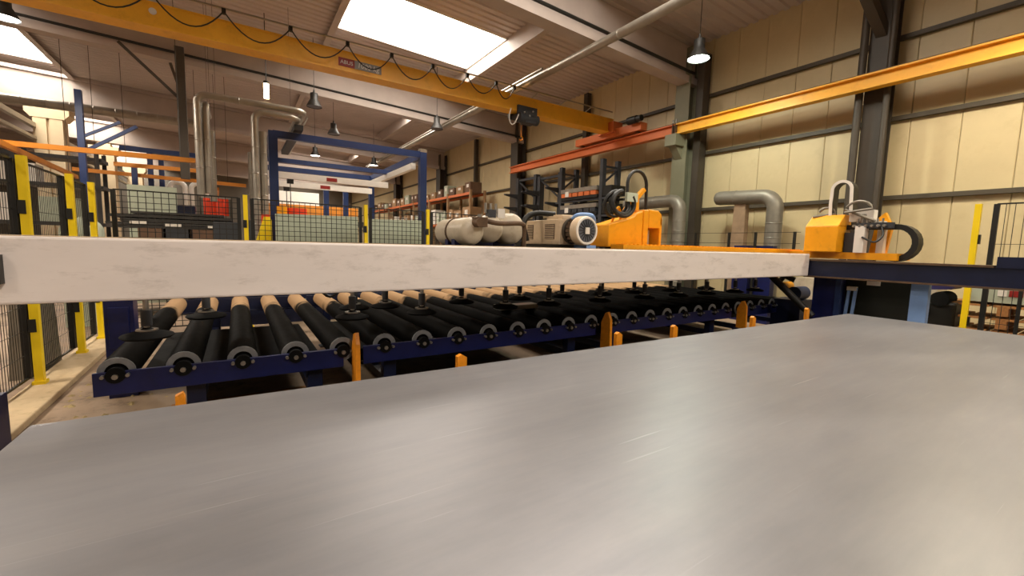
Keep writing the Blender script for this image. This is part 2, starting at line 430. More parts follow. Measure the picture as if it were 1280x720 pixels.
# ================================================================== CRANE
t = thing('crane_runway', 'yellow and orange crane runway beam along the right wall', 'crane rail', (9.31, 5, 4.3))
def ibeam_y(x, y0, y1, z0, z1, w):
    return MB().box((x - w/2, y0, z0), (x + w/2, y1, z0 + .03)).box((x - w/2, y0, z1 - .03), (x + w/2, y1, z1)).box((x - .015, y0, z0 + .03), (x + .015, y1, z1 - .03))
part(ibeam_y(9.31, -6, 7.03, 4.3, 4.55, .18), 'rail_beam', 'craney', t, label='yellow near length')
part(ibeam_y(9.31, 7.07, 14.7, 4.3, 4.55, .18), 'rail_beam', 'craneo', t, label='orange far length')
part(MB().box((9.21, 7.0, 4.28), (9.41, 7.02, 4.57)).box((9.21, 7.08, 4.28), (9.41, 7.1, 4.57)), 'splice_plate', 'rusty', t)
for yy in (7.0, 7.1): part(MB().cyl((9.25, yy, 4.55), (9.25, yy, 4.66), .025, 8), 'bolt', 'steel', t)
part(MB().box((9.29, -6, 4.55), (9.33, 14.6, 4.585)), 'rail', 'rusty', t)
t = thing('crane_bridge', 'yellow box-girder crane bridge with festoon cables and load sign', 'crane', (1.5, 9.2, 4.72))
YB = 9.1
bx0, bx1, bz0, bz1 = -5.75, 9.2, 4.73, 5.12
part(MB().box((bx0, YB, bz0 + .03), (bx1, YB + .24, bz1 - .02)), 'box_girder', 'craney', t)
part(MB().box((bx0, YB - .05, bz0), (bx1, YB + .29, bz0 + .03)).box((bx0, YB - .015, bz1 - .02), (bx1, YB + .26, bz1)), 'flange', 'craney', t)
part(MB().box((9.1, 8.0, 4.6), (9.34, 10.6, 4.8)).box((9.0, 8.9, 4.7), (9.36, 9.5, 5.0)), 'end_carriage', 'craneo', t)
for yy in (8.2, 10.4): part(MB().cyl((9.16, yy, 4.66), (9.28, yy, 4.66), .085, 14), 'wheel', 'rusty', t)
part(MB().cyl((9.0, 8.35, 4.86), (9.0, 8.05, 4.86), .1, 14).cyl((9.0, 8.05, 4.86), (9.0, 7.9, 4.86), .08, 14), 'travel_motor', 'black', t)
part(MB().box((bx0, YB - .16, 5.235), (9.0, YB - .13, 5.26)), 'festoon_rail', 'galv', t)
sx = [-5.2, -4.1, -3.0, -2.0, -1.0, -.06, .93, 1.9, 2.75, 3.63, 4.45, 5.2, 5.7]
for a, b in zip(sx, sx[1:]):
    sag = .36 if b < 5 else .3
    n = 12
    pts = [(a + (b - a) * i / n, YB - .15, 5.2 - sag * (1 - (2 * i / n - 1) ** 2)) for i in range(n + 1)]
    part(MB().tube(pts, .011, 6), 'festoon_cable', 'black', t)
for a in sx: part(MB().box((a - .03, YB - .18, 5.16), (a + .03, YB - .11, 5.24)), 'cable_trolley', 'black', t)
for a in (3.6, 4.4, 5.1, 6.3, 7.2, 8.1):
    part(MB().bar((a, YB - .02, 5.12), (a + .12, YB - .15, 5.25), .02, .02), 'rail_bracket', 'steel', t)
s1 = part(MB().box((1.76, YB - .012, 4.83), (2.06, YB - .001, 4.985)), 'logo_plate', 'sign_red', t)
s2 = part(MB().box((2.06, YB - .012, 4.83), (2.58, YB - .001, 4.985)), 'load_plate', 'sign_grey', t)
RX = (math.pi/2, 0, 0)
text('ABUS', .1, (1.91, YB - .013, 4.905), RX, 'white', s1)
text('1000 kg', .135, (2.32, YB - .013, 4.905), RX, 'white', s2, shear=.15)
part(MB().cyl((-1.0, YB - .012, 4.98), (-1.0, YB - .001, 4.98), .05, 16), 'round_sticker', 'white', t)
t2 = thing('chain_hoist', 'dark electric hoist trolley hanging under the crane bridge', 'hoist', (6.1, 9.0, 4.35))
part(MB().cyl((5.85, 8.95, 4.55), (6.4, 8.95, 4.55), .12, 16).box((6.0, 8.85, 4.44), (6.3, 9.1, 4.7)), 'hoist_motor', 'dkplastic', t2)
part(MB().box((5.85, 8.98, 4.62), (6.42, 9.04, 4.86)).box((5.85, 9.36, 4.62), (6.42, 9.44, 4.86)).box((5.9, 9.04, 4.62), (6.35, 9.4, 4.69)), 'trolley_plate', 'dkplastic', t2)
for a in (5.98, 6.3): part(MB().cyl((a, 9.04, 4.8), (a, 9.09, 4.8), .06, 12), 'wheel', 'rusty', t2)
part(MB().hose([(5.62, 8.95, 4.72), (5.58, 8.95, 4.5), (5.64, 8.95, 4.36), (5.74, 8.95, 4.4), (5.85, 8.95, 4.62)], .014, 6), 'supply_cable', 'white', t2)
part(MB().tube([(6.1, 9.2, 4.45), (6.1, 9.2, 4.2)], .012, 6).tube(arc((6.1, 4.14), .05, 100, -150, 10, 'xz', 9.2), .014, 6), 'hook', 'orange', t2)
for a, b, c in ((5.95, 4.66, .02), (6.1, 4.6, .025), (6.2, 4.72, .02)): part(MB().cyl((a, 8.83, b), (a, 8.86, b), c, 10), 'bolt_head', 'steel', t2)

# ================================================================== STEEL PLATE ON ITS TABLE
CA, SA = math.cos(-.027), math.sin(-.027)
def yaw(x, y): return (CA * (x + .62) - SA * (y - 2.08) - .62, SA * (x + .62) + CA * (y - 2.08) + 2.08)
mb = MB(); pl = [(*yaw(-.62, 2.08),), (*yaw(5.7, 2.08),), (*yaw(5.7, -1.0),), (*yaw(-.62, -1.0),)]
mb.prism(pl, 'z', .776, .79)
tag(part(mb, 'steel_plate', 'plate', bev=.002), 'large grey rolled steel plate lying flat in the foreground', 'steel plate')
t = thing('plate_table', 'dark low cutting table under the grey steel plate with orange stops', 'table', (2.5, .6, 0))
part(MB().box((-.45, 1.72, .55), (5.5, 1.8, .75)).box((-.45, -.8, .55), (5.5, -.72, .75)).box((-.45, -.8, .55), (-.37, 1.8, .75)).box((5.42, -.8, .55), (5.5, 1.8, .75)), 'frame', 'darknavy', t)
for xx in (-.4, 2.5, 5.4):
    for yy in (-.76, 1.76): part(MB().box((xx - .05, yy - .05, 0), (xx + .05, yy + .05, .55)), 'leg', 'darknavy', t)
for i in range(20): part(MB().box((-.25 + i * .29, -.7, .62), (-.24 + i * .29, 1.7, .775)), 'slat', 'rusty', t)
for xx, zt in ((-.21, .822), (1.04, .832), (2.30, .845), (2.94, .845), (4.13, .835), (5.24, .85)):
    yy = 2.10
    p = MB().prism([(xx - .02, .5), (xx + .025 * (xx > 0) + .012, .5), (xx + .025 * (xx > 0) + .012, zt - .02), (xx + .005, zt), (xx - .02, zt - .012)], 'y', yy + .02, yy + .05)
    part(p, 'stop_finger', 'orange', t, label='orange stop finger')

# ================================================================== ROLLER CONVEYOR
RP = .309; R0 = -.61; RZ = .66; RR = .088; YF0, YB0 = 3.24, 6.35
roller_me = None
def conveyor(x0, x1, idx, label, legs):
    t = thing('roller_conveyor', label, 'conveyor', ((x0 + x1) / 2, 4.8, 0), 'roller conveyor sections')
    part(MB().box((x0, YF0 - .02, .535), (x1, YF0, .672)).box((x0, YF0, .535), (x1, YF0 + .05, .55)), 'side_rail', 'navy', t, bev=.003)
    part(MB().box((x0, YB0, .535), (x1, YB0 + .02, .70)).box((x0, YB0 - .05, .535), (x1, YB0, .55)), 'side_rail', 'darknavy', t, bev=.003)
    for xx in legs:
        for yy in (YF0 + .12, YB0 - .1): part(MB().box((xx - .05, yy - .04, 0), (xx + .05, yy + .04, .535)).box((xx - .09, yy - .08, 0), (xx + .09, yy + .08, .015)), 'leg', 'darknavy', t)
        part(MB().box((xx - .03, YF0 + .16, .3), (xx + .03, YB0 - .14, .37)), 'cross_member', 'darknavy', t)
    for k in idx:
        x = R0 + RP * k
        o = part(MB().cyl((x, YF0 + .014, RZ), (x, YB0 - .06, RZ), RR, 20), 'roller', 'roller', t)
        ring = MB()
        for yy, s in ((YF0 + .012, -1),):
            ring.lathe((x, yy, RZ), (0, s, 0), [(-.004, RR), (.006, RR), (.006, .055), (-.004, .055)], 20)
        part(ring, 'end_ring', 'rollercap', o)
        part(MB().cyl((x, YF0 - .035, RZ - .008), (x, YF0 + .012, RZ - .008), .045, 16), 'bearing', 'rubber', o)
        for dx, dz in ((-.055, -.01), (0, -.014), (.055, -.01)):
            part(MB().cyl((x + dx, YF0 - .048, RZ + dz), (x + dx, YF0 - .018, RZ + dz), .010 if dx else .015, 8), 'bolt', 'steel', o)
    part(MB().box((x0 + .05, 3.85, .36), (x1, YB0 - .35, .38)).box((x0 + .05, 3.85, .38), (x1, 3.87, .5)), 'shade_sheet', 'rubber', t)  # added black sheet standing in for shade and oily dark between the rollers
    tx = max(x0, .0)
    part(MB().box((tx, 2.78, .3), (x1 + .1, 3.3, .32)).box((tx, 2.78, .32), (x1 + .1, 2.8, .4)), 'front_shade_sheet', 'rubber', t)  # second added sheet, darkening the gap below the front rail
conveyor(-.71, .63, range(0, 5), 'navy roller conveyor section at left with five dark rollers', (-.25, .45))
conveyor(.77, 3.14, range(5, 13), 'navy roller conveyor section in the middle, right of the first orange guide plate', (1.0, 2.9))
conveyor(3.30, 5.68, range(13, 21), 'navy roller conveyor section right of the second orange guide plate', (3.5, 5.4))
conveyor(5.92, 7.6, range(21, 26), 'farthest navy roller conveyor section near the dark slanted brace', (6.2, 7.4))
for (xx, z0, z1), l in zip(((.70, .4, .80), (3.22, .4, .79), (5.80, .4, .78)),
        ('worn orange guide plate between the left and middle roller sections', 'orange guide plate between the middle and right roller sections', 'orange guide plate beside the farthest roller section')):
    ty = 3.07; g = thing('guide_plate', l, 'guide plate', (xx, 3.13, 0), 'orange guide plates')
    part(MB().prism([(ty, z0), (ty + .14, z0), (ty + .14, z1 - .12), (ty + .09, z1 - .015), (ty + .05, z1), (ty + .01, z1 - .08)], 'x', xx - .016, xx + .016), 'plate', 'orange', g, bev=.004)
    part(MB().box((xx - .07, ty - .02, 0), (xx + .07, ty + .16, z0)), 'base', 'darknavy', g)
tag(part(MB().box((-.5, 7.0, .58), (7.5, 7.06, .72)).box((-.5, 7.2, .2), (7.5, 7.25, .45)).box((-.4, 7.0, 0), (-.3, 7.1, .58)).box((7.3, 7.0, 0), (7.4, 7.1, .58)), 'rear_guide_rail', 'darknavy'), 'long dark blue guide rail behind the rollers, under the white beam', 'rail')
# things lying below and on the conveyor
tag(part(MB().box((2.35, 3.85, .752), (2.85, 4.0, .80)), 'steel_offcut', 'steel'), 'bright steel offcut lying on the middle rollers', 'offcut')
for i, (xa, xb, ya, yb) in enumerate(((-.55, .55, 3.5, 3.75), (-.5, .6, 4.1, 4.4))):
    tag(part(MB().box((xa, ya, .0), (xb, yb, .06)), 'floor_board', 'wood'), ('pale wooden board on the floor beneath the left rollers, nearer one', 'pale wooden board on the floor beneath the left rollers, farther one')[i], 'board')

# ================================================================== VACUUM GANTRY
gt = thing('vacuum_gantry', 'long dirty-white gantry beam with suction cups above the rollers', 'gantry', (2, 3, 1.15))
GX0, GX1 = -2.6, 6.33
part(MB().box((GX0, 2.60, 1.15), (GX1, 2.86, 1.438)), 'main_beam', 'beam', gt, bev=.012)
part(MB().box((GX0, 3.9, 1.2), (GX1, 4.1, 1.42)), 'rear_beam', 'beam', gt, bev=.01)
for i, a in enumerate([-1.9, -.85, .2, 1.25, 2.3, 3.35, 4.4, 5.45, 6.15]): part(MB().box((a, 2.86, 1.26), (a + .12, 3.9, 1.38)), 'cross_tube', 'beam', gt)
part(MB().box((1.0, 2.87, 1.425), (6.9, 3.89, 1.437)), 'deck_plate', 'coldark', gt)
part(MB().box((GX0, 2.61, 1.437), (GX1, 2.85, 1.441)), 'worn_top_edge', mat('worn_top', '#b9a284', .7, var=.2, scale=10), gt)
part(MB().box((-.86, 2.56, 1.24), (-.81, 2.6, 1.36)), 'cable_clip', 'black', gt)
def suction(x, y, zp=.90, r=.115):
    o = part(MB().tube([(x, y, zp + .03), (x, y, 1.26)], .014, 10), 'suction_arm', 'steel', gt)
    part(MB().cyl((x, y, zp + .07), (x, y, zp + .16), .026, 12), 'spring_sleeve', 'dkplastic', o); part(MB().cyl((x, y, 1.1), (x, y, 1.2), .03, 10), 'socket', 'dkplastic', o)
    part(MB().lathe((x, y, zp), (0, 0, 1), [(0, r * .9), (.012, r), (.02, r * .95), (.035, r * .55), (.05, .03), (.06, .015)], 20).cyl((x, y, zp + .002), (x, y, zp + .01), r * .88, 20), 'suction_pad', 'rubber', o)
    part(MB().cyl((x, y, zp + .042), (x, y, zp + .05), .052, 16), 'washer', 'steel', o)
suction(-.45, 3.15, .87, .125)
for x in (.68, 1.2, 1.97, 2.45, 3.11, 3.79, 4.39, 4.95, 5.59, 6.1): suction(x, 3.15)
for x in (-.2, .82, 1.08, 1.82, 2.5, 3.08, 3.7, 4.27, 5.0, 5.83): suction(x, 3.72, .88, .125)
for x in (-.45, 1.2, 2.5, 3.8, 5.2): part(MB().box((x - .04, 2.9, 1.2), (x + .04, 3.9, 1.26)), 'pad_traverse', 'black', gt)
pts = [(0.45, 3.0, 1.15)] + [(0.45 + i * .02, 3.02, 1.13 - .05 * math.sin(i * .5)) for i in range(1, 9)]
part(MB().tube(pts, .01, 6), 'air_hose', 'black', gt)
# its end carriage and drag chains (right)
part(MB().box((3.2, 2.95, 1.442), (6.95, 3.12, 1.487)), 'yellow_track', 'yellow', gt)
tr = MB()
for i in range(60): tr.box((3.25 + i * .061, 2.96, 1.487), (3.28 + i * .061, 3.1, 1.497))
part(tr, 'track_teeth', 'yellow', gt, kind='stuff')
part(MB().box((6.55, 1.78, 1.385), (7.0, 2.95, 1.47)), 'end_carriage', 'yellow', gt)
# blue gantry leg at left
tag(part(MB().box((-1.0, 5.0, 0), (-.8, 5.2, 1.15)).box((-.97, 4.98, .45), (-.83, 5.0, .82)), 'blue_post', 'navy', bev=.004), 'navy steel post with bolted plate behind the left rollers', 'post')

def tank(x, y0, y1, z, r, label):
    t = thing('vacuum_tank', label, 'tank', (x, (y0 + y1) / 2, z - r), 'vacuum tanks on the gantry')
    L = y1 - y0
    prof = [(0, 0.001)] + [(r * .45 * (1 - math.cos(math.radians(a))), r * math.sin(math.radians(a))) for a in (18, 36, 54, 72, 90)] + [(L - r * .45 * (1 - math.cos(math.radians(a))), r * math.sin(math.radians(a))) for a in (90, 72, 54, 36, 18)] + [(L, .001)]
    part(MB().lathe((x, y0, z), (0, 1, 0), prof, 28), 'shell', 'tank', t)
    part(MB().lathe((x, y0 + .3, z), (0, 1, 0), [(-.012, r), (-.012, r + .006), (.012, r + .006), (.012, r)], 28), 'weld_band', 'rusty', t)
    for yy in (y0 + .2, y1 - .25): part(MB().box((x - r * .8, yy - .03, 1.438), (x + r * .8, yy + .03, z - r * .55)), 'saddle', 'navy', t)
    return t
tA = tank(1.58, 3.02, 3.6, 1.555, .11, 'small beige tank, lowest and leftmost on the gantry, fittings on top')
tB = tank(1.82, 3.12, 3.87, 1.585, .115, 'beige tank in the middle between the lowest tank and the pump')
tC = tank(2.09, 3.22, 3.88, 1.60, .14, 'largest beige tank beside the pump with white domed end')
v = part(MB().box((1.58, 2.98, 1.59), (1.68, 3.06, 1.665)).cyl((1.6, 2.95, 1.62), (1.6, 3.1, 1.62), .035, 12), 'valve_block', 'rusty', tA)
part(MB().cyl((1.63, 3.02, 1.66), (1.63, 3.02, 1.69), .02, 8), 'fitting', 'steel', v)
part(MB().box((1.78, 3.14, 1.68), (1.85, 3.2, 1.745)), 'valve_block', 'dkplastic', tB)
part(MB().box((1.88, 3.16, 1.68), (1.95, 3.2, 1.76)), 'switch_box', 'white', tB)
for dx in (-.05, 0, .05): part(MB().cyl((1.82 + dx, 3.18, 1.72), (1.82 + dx, 3.18, 1.80), .012, 8), 'fitting', 'steel', tB)
part(MB().hose([(1.66, 3.05, 1.65), (1.8, 3.0, 1.625), (2.02, 3.02, 1.635), (2.08, 3.05, 1.6), (2.08, 3.05, 1.44)], .02, 8), 'iron_pipe', 'rusty', tB)
tag(part(MB().cyl((2.28, 3.83, 1.42), (2.28, 3.83, 1.8), .018, 10), 'yellow_marker_post', 'safety'), 'short yellow marker rod standing behind the largest tank', 'rod')
tag(part(MB().box((1.8, 3.96, 1.42), (2.2, 4.0, 1.68)), 'sheet_guard', 'yellow'), 'small yellow sheet panel behind the leftmost tank', 'panel')
# vacuum pump with motor
t = thing('vacuum_pump', 'beige vacuum pump with grilled housing and round fan motor', 'pump', (2.6, 3.1, 1.44))
part(MB().box((2.57, 3.17, 1.47), (2.90, 3.74, 1.71)), 'housing', 'beige', t, bev=.006)
part(MB().box((2.6, 3.17, 1.71), (2.88, 3.42, 1.745)).box((2.62, 3.2, 1.745), (2.8, 3.34, 1.757)), 'top_cover', 'beige', t, bev=.004)
part(MB().box((2.58, 3.18, 1.439), (2.88, 3.74, 1.47)), 'foot', 'black', t)
for ya, yb in ((3.25, 3.40), (3.6, 3.70)):
    g = part(MB().box((2.564, ya, 1.52), (2.571, yb, 1.665)), 'grille', 'grille', t)
    sl = MB()
    for i in range(8): sl.box((2.558, ya, 1.525 + i * .0175), (2.566, yb, 1.531 + i * .0175))
    part(sl, 'louvre', 'beige', g, kind='stuff')
mx_, mz_, my_ = 2.715, 1.602, 2.955
part(MB().lathe((mx_, 3.17, mz_), (0, -1, 0), [(0, .125), (.03, .125), (.03, .09), (.16, .09)], 24), 'motor_body', 'coldark', t)
fins = MB()
for k in range(18):
    a = 2 * math.pi * k / 18; fins.bar((mx_ + .105 * math.cos(a), 3.13, mz_ + .105 * math.sin(a)), (mx_ + .105 * math.cos(a), 3.04, mz_ + .105 * math.sin(a)), .012, .03)
part(fins, 'cooling_fins', 'rusty', t, kind='stuff')
part(MB().lathe((mx_, 3.055, mz_), (0, -1, 0), [(0, .12), (.012, .136), (.08, .136), (.095, .128), (.1, .112), (.09, .106)], 28), 'fan_cowl', 'beige', t)
fg = part(MB().cyl((mx_, my_ + .01, mz_), (mx_, my_ + .002, mz_), .108, 28), 'fan_guard', 'fan', t)
part(MB().lathe((mx_, my_ + .002, mz_), (0, -1, 0), [(0, .131), (.008, .126), (.009, .11), (0, .107)], 28), 'rim', 'white', fg)
fr = MB()
for k in range(18):
    a = 2 * math.pi * k / 18; fr.bar((mx_ + .03 * math.cos(a), my_ - .002, mz_ + .03 * math.sin(a)), (mx_ + .1 * math.cos(a), my_ - .002, mz_ + .1 * math.sin(a)), .004, .006)
part(fr, 'guard_spokes', 'black', fg, kind='stuff')
part(MB().box((mx_ - .024, my_ - .012, mz_ - .03), (mx_ + .024, my_, mz_ + .03)), 'type_label', 'white', fg)
part(MB().hose([(2.7, 3.16, 1.70), (2.72, 3.1, 1.75), (2.84, 3.06, 1.755), (2.93, 3.1, 1.72), (2.96, 3.16, 1.62)], .022, 8), 'blue_hose', 'ltblue', t)
part(MB().hose([(2.42, 3.5, 1.50), (2.38, 3.5, 1.66), (2.43, 3.5, 1.74), (2.52, 3.46, 1.775), (2.66, 3.36, 1.765)], .028, 10), 'suction_hose', 'black', t)
part(MB().box((2.74, 2.98, 1.439), (2.86, 3.16, 1.47)), 'motor_foot', 'ltblue', t)
# yellow torch unit
t = thing('torch_unit', 'yellow machine unit with cable loop and small pale display on the gantry', 'machine', (3.7, 3.3, 1.44))
X0, X1, Y0, Y1 = 3.19, 3.70, 3.15, 3.42
part(MB().prism([(X0, 1.46), (X1, 1.46), (X1, 1.86), (X1 - .1, 1.83), (X1 - .14, 1.79), (X0 + .13, 1.72), (X0, 1.69)], 'y', Y0, Y1), 'cover', 'yellow', t, bev=.012)
part(MB().box((3.71, Y0, 1.47), (3.79, Y1, 1.87)).box((3.98, Y0, 1.47), (4.02, Y1, 1.8)).prism([(3.79, 1.68), (3.98, 1.68), (4.02, 1.72), (4.01, 1.83), (3.95, 1.875), (3.79, 1.88)], 'y', Y0, Y1), 'arched_cover', 'yellow', t, bev=.01)
part(MB().box((3.81, Y0 + .1, 1.47), (3.93, Y0 + .2, 1.66)), 'inner_housing', 'tank', t)
part(MB().box((3.60, 3.2, 1.86), (3.68, 3.28, 2.02)).bar((3.67, 3.24, 1.99), (3.79, 3.24, 2.1), .045, .04), 'bracket', 'yellow', t)
part(MB().box((3.36, 3.08, 1.93), (3.52, 3.11, 2.02)), 'display', 'screen', t)
co = MB()
for q, (cx, cy, rr, tl) in enumerate(((3.33, 3.10, .155, .0), (3.31, 3.13, .135, .04), (3.30, 3.17, .16, -.03))):
    co.hose([(cx + rr * math.cos(math.radians(a)), cy + tl * math.sin(math.radians(a)), 1.905 + (rr * .8) * math.sin(math.radians(a))) for a in range(100, 415, 25)], (.026, .02, .018)[q], 8, 3)
part(co, 'cable_coil', 'black', t)
part(MB().tube([(3.54, 3.25, 1.84), (3.54, 3.25, 2.12)] + arc((3.69, 2.14), .15, 175, 5, 10, 'xz', 3.25) + [(3.85, 3.25, 1.88)], .018, 8), 'hose_loop', 'black', t)
for dx in (.14, .24): part(MB().hose([(X0 + dx, 3.25, 1.72), (X0 + dx + .05, 3.22, 1.87), (X0 + dx + .11, 3.25, 1.85), (X0 + dx + .13, 3.25, 1.76)], .014, 6), 'yellow_cable', 'yellow', t)
part(MB().box((3.3, 3.18, 1.439), (3.65, 3.3, 1.47)), 'foot', 'black', t)
# right-hand yellow carriage
t = thing('torch_carriage', 'yellow box carriage with drag chains at the beam end by the wall', 'machine', (6.6, 2.4, 1.44))
part(MB().prism([(2.70, 1.47), (2.33, 1.47), (2.33, 1.80), (2.70, 1.80)], 'x', 6.36, 6.75).prism([(6.36, 1.80), (6.75, 1.80), (6.75, 1.95), (6.55, 1.95)], 'y', 2.33, 2.70), 'cover', 'yellow', t, bev=.01)
def ribbon(pts, x0, x1, th, m, name):
    P = [Vector((0, p[1], p[2])) for p in pts]; vs = []
    for i, p in enumerate(P):
        d = (P[min(i+1, len(P)-1)] - P[max(i-1, 0)]).normalized(); n = Vector((0, -d.z, d.y)) * th / 2
        for xx in (x0, x1): vs += [(xx, (p+n).y, (p+n).z), (xx, (p-n).y, (p-n).z)]
    mb = MB(); fs = []
    for i in range(len(P) - 1):
        a, b = 4*i, 4*i+4
        fs += [(a, b, b+2, a+2), (a+1, a+3, b+3, b+1), (a, a+1, b+1, b), (a+2, b+2, b+3, a+3)]
    e = 4 * (len(P) - 1); fs += [(0, 2, 3, 1), (e, e+1, e+3, e+2)]
    mb.add(vs, fs); return part(mb, name, m, t)
lp = [(6.6, 2.5, 1.9), (6.6, 2.51, 2.1), (6.6, 2.505, 2.2)] + arc((2.4, 2.27), .105, 8, 172, 10, 'yz', 6.6) + [(6.6, 2.29, 2.15), (6.6, 2.28, 1.95)]
ribbon(lp, 6.56, 6.72, .03, 'black', 'chain_loop')
ribbon(lp, 6.545, 6.56, .034, 'white', 'chain_edge')
hp = [(6.7, 2.33 - i * .08, 1.79) for i in range(8)] + arc((1.77, 1.61), .18, 90, -80, 9, 'yz', 6.7)[0:]
hp = [(6.7, 2.33 - i * .07, 1.79) for i in range(8)] + [(6.7, 1.84 - .19 * math.sin(math.radians(a)), 1.595 + .195 * math.cos(math.radians(a))) for a in range(12, 175, 16)] + [(6.7, 1.9, 1.41)]
ribbon(hp, 6.62, 6.80, .06, 'black', 'drag_chain')

part(MB().box((6.5, 2.1, 1.47), (6.62, 2.2, 1.8)).box((6.75, 1.98, 1.47), (6.85, 2.05, 1.85)), 'slide_post', 'white', t)
part(MB().box((6.55, 2.2, 1.47), (6.75, 2.32, 1.72)), 'drive_block', 'dkplastic', t)
part(MB().cyl((6.62, 2.15, 1.62), (6.62, 2.15, 1.95), .05, 14), 'torch_cylinder', 'steel', t)
part(MB().box((6.58, 2.05, 1.86), (6.7, 2.3, 2.0)).box((6.6, 1.95, 1.78), (6.7, 2.05, 1.86)), 'valve_block', 'white', t)
vb = MB()
for i in range(6): vb.cyl((6.56, 2.2 - i * .05, 1.84), (6.56, 2.2 - i * .05, 1.89), .012, 8).cyl((6.5, 2.22 - i * .06, 1.80), (6.56, 2.22 - i * .06, 1.80), .016, 8)
part(vb, 'fittings', 'steel', t)
part(MB().box((6.55, 1.85, 1.77), (6.62, 2.2, 1.84)), 'valve_rail', 'dkplastic', t)
part(MB().prism([(2.15, 1.47), (1.98, 1.47), (1.94, 1.8), (2.02, 1.98), (2.1, 1.9)], 'x', 6.85, 6.92), 'side_plate', 'yellow', t)
part(MB().tube([(6.5, 2.33, 1.97)] + arc((2.2, 1.96), .15, 160, 20, 8, 'yz', 6.55) + [(6.55, 2.02, 1.86)], .016, 8), 'hose', 'ductgrey', t)
part(MB().tube([(6.5, 2.68, 1.93)] + arc((2.56, 1.95), .1, 170, 30, 8, 'yz', 6.6), .016, 8), 'hose', 'ductgrey', t)
part(MB().hose([(6.5, 2.12, 1.66), (6.45, 1.98, 1.6), (6.5, 1.92, 1.68), (6.55, 1.95, 1.78)], .012, 8), 'hose', 'black', t)

# ================================================================== RUNWAY FRAME (right)
t = thing('gantry_runway', 'dark navy runway beam on columns at right, carrying the gantry end', 'beam', (6.6, 1, 0))
part(MB().box((6.36, -2, 1.155), (6.52, 2.66, 1.35)), 'runway_beam', 'darknavy', t)
part(MB().box((6.33, -2, 1.135), (6.62, 2.66, 1.155)), 'bottom_flange', 'rusty', t, label='worn grey-brown lower flange')
part(MB().box((6.33, .97, 1.35), (6.62, 2.66, 1.372)), 'top_flange', 'rusty', t)
part(MB().box((6.34, -2, 1.35), (6.6, .955, 1.46)), 'raised_end', 'darknavy', t)
part(MB().box((6.56, 2.36, 0), (6.86, 2.62, 1.135)), 'column', 'navy', t)
part(MB().box((6.54, 2.3, 0), (6.6, 2.36, 1.135)), 'column_edge', 'blue', t)
part(MB().box((6.5, 1.46, 0), (6.6, 1.61, 1.135)), 'column', 'ltblue', t, label='light blue column')
part(MB().cyl((6.36, 3.08, 1.12), (6.36, 2.52, .62), .045, 14), 'slanted_brace', 'black', t)
t = thing('control_cabinet', 'dark cabinet under the navy runway beam with a pale label', 'cabinet', (7.1, 2.0, 0))
part(MB().box((6.95, 1.70, 0), (7.3, 2.4, 1.16)), 'body', 'greencab', t, bev=.01)
part(MB().box((6.942, 2.02, 1.05), (6.95, 2.16, 1.13)), 'label_plate', 'white', t)
t = thing('ladder_rails', 'pair of light blue slanted rails beside the navy column', 'rails', (6.7, 2.25, 0))
for a in (2.2, 2.27): part(MB().bar((6.7, a + .03, .3), (6.7, a - .01, 1.02), .03, .03), 'rail', 'ltblue', t)
part(MB().box((6.67, 2.18, .98), (6.73, 2.28, 1.03)), 'bracket', 'white', t)

# ================================================================== FENCES
def post(t, x, y, h=2.13, cs=-1):
    """yellow fence post with foot, black clips, black panel stiles next to it"""
    o = part(MB().box((x - .03, y - .03, 0), (x + .03, y + .03, h)), 'post', 'safety', t)
    part(MB().box((x - .06, y - .06, 0), (x + .06, y + .06, .05)).box((x - .045, y - .045, .05), (x + .045, y + .045, .09)), 'foot', 'safety', o)
    for z in (1.62, .55): part(MB().box((x - (.04 if cs < 0 else .012), y - (.036 if cs < 0 else .05), z), (x + (.04 if cs > 0 else .012), y + (.036 if cs < 0 else -.02), z + .12)), 'clip', 'black', o)
    return o
def mesh_panel(t, p, q, z0, z1, pv, ph, w=.005, stile=.035):
    """framed wire mesh between plan points p and q"""
    p = Vector((p[0], p[1], 0)); q = Vector((q[0], q[1], 0)); L = (q - p).length; d = (q - p) / L
    f = MB()
    for e in (p, q): f.bar(e + Vector((0, 0, z0)), e + Vector((0, 0, z1)), stile, stile)
    for z in (z0, z1): f.bar(p + Vector((0, 0, z)), q + Vector((0, 0, z)), .018, .018)
    o = part(f, 'panel_frame', 'black', t)
    m = MB(); n = int(L / pv)
    for i in range(1, n):
        a = p + d * (L * i / n); m.bar(a + Vector((0, 0, z0)), a + Vector((0, 0, z1)), w, w)
    n = int((z1 - z0) / ph)
    for i in range(1, n):
        z = Vector((0, 0, z0 + (z1 - z0) * i / n)); m.bar(p + z, q + z, w, w)
    part(m, 'wire_mesh', 'wire', o, kind='stuff')
LX = -1.58
t = thing('safety_fence', 'yellow-post mesh fence along the left side of the rollers', 'fence', (LX, 6, 0))
ys = [4.3, 5.60, 6.88, 7.75]
for yy in ys[1:]: post(t, LX, yy)
for a, b in zip([3.0] + ys[1:], ys[1:]):
    mesh_panel(t, (LX - .075, a + .04), (LX - .075, b + .01), .12, 2.1, .05, .2, .004, .05)
t = thing('safety_fence', 'yellow-post mesh fence behind the rollers in front of pale panels', 'fence', (1, 8.1, 0))
pp = [(LX + .08, 7.95), (.13, 7.98), (2.03, 8.22), (3.27, 8.28)]
for p in pp[1:]: post(t, *p)
for (a, b) in zip(pp, pp[1:]):
    mesh_panel(t, (a[0] + .09, a[1] + .02), (b[0] - .09, b[1] + .02), .12, 2.08, .085, .08, .009, .05)
mesh_panel(t, (3.36, 8.3), (4.9, 8.35), .12, 2.08, .085, .08, .009, .05)
t = thing('safety_fence', 'yellow-post mesh fence at far right beside the pallets', 'fence', (8, 1.2, 0))
post(t, 8.03, 1.43, cs=1); post(t, 8.0, -.6, cs=1)
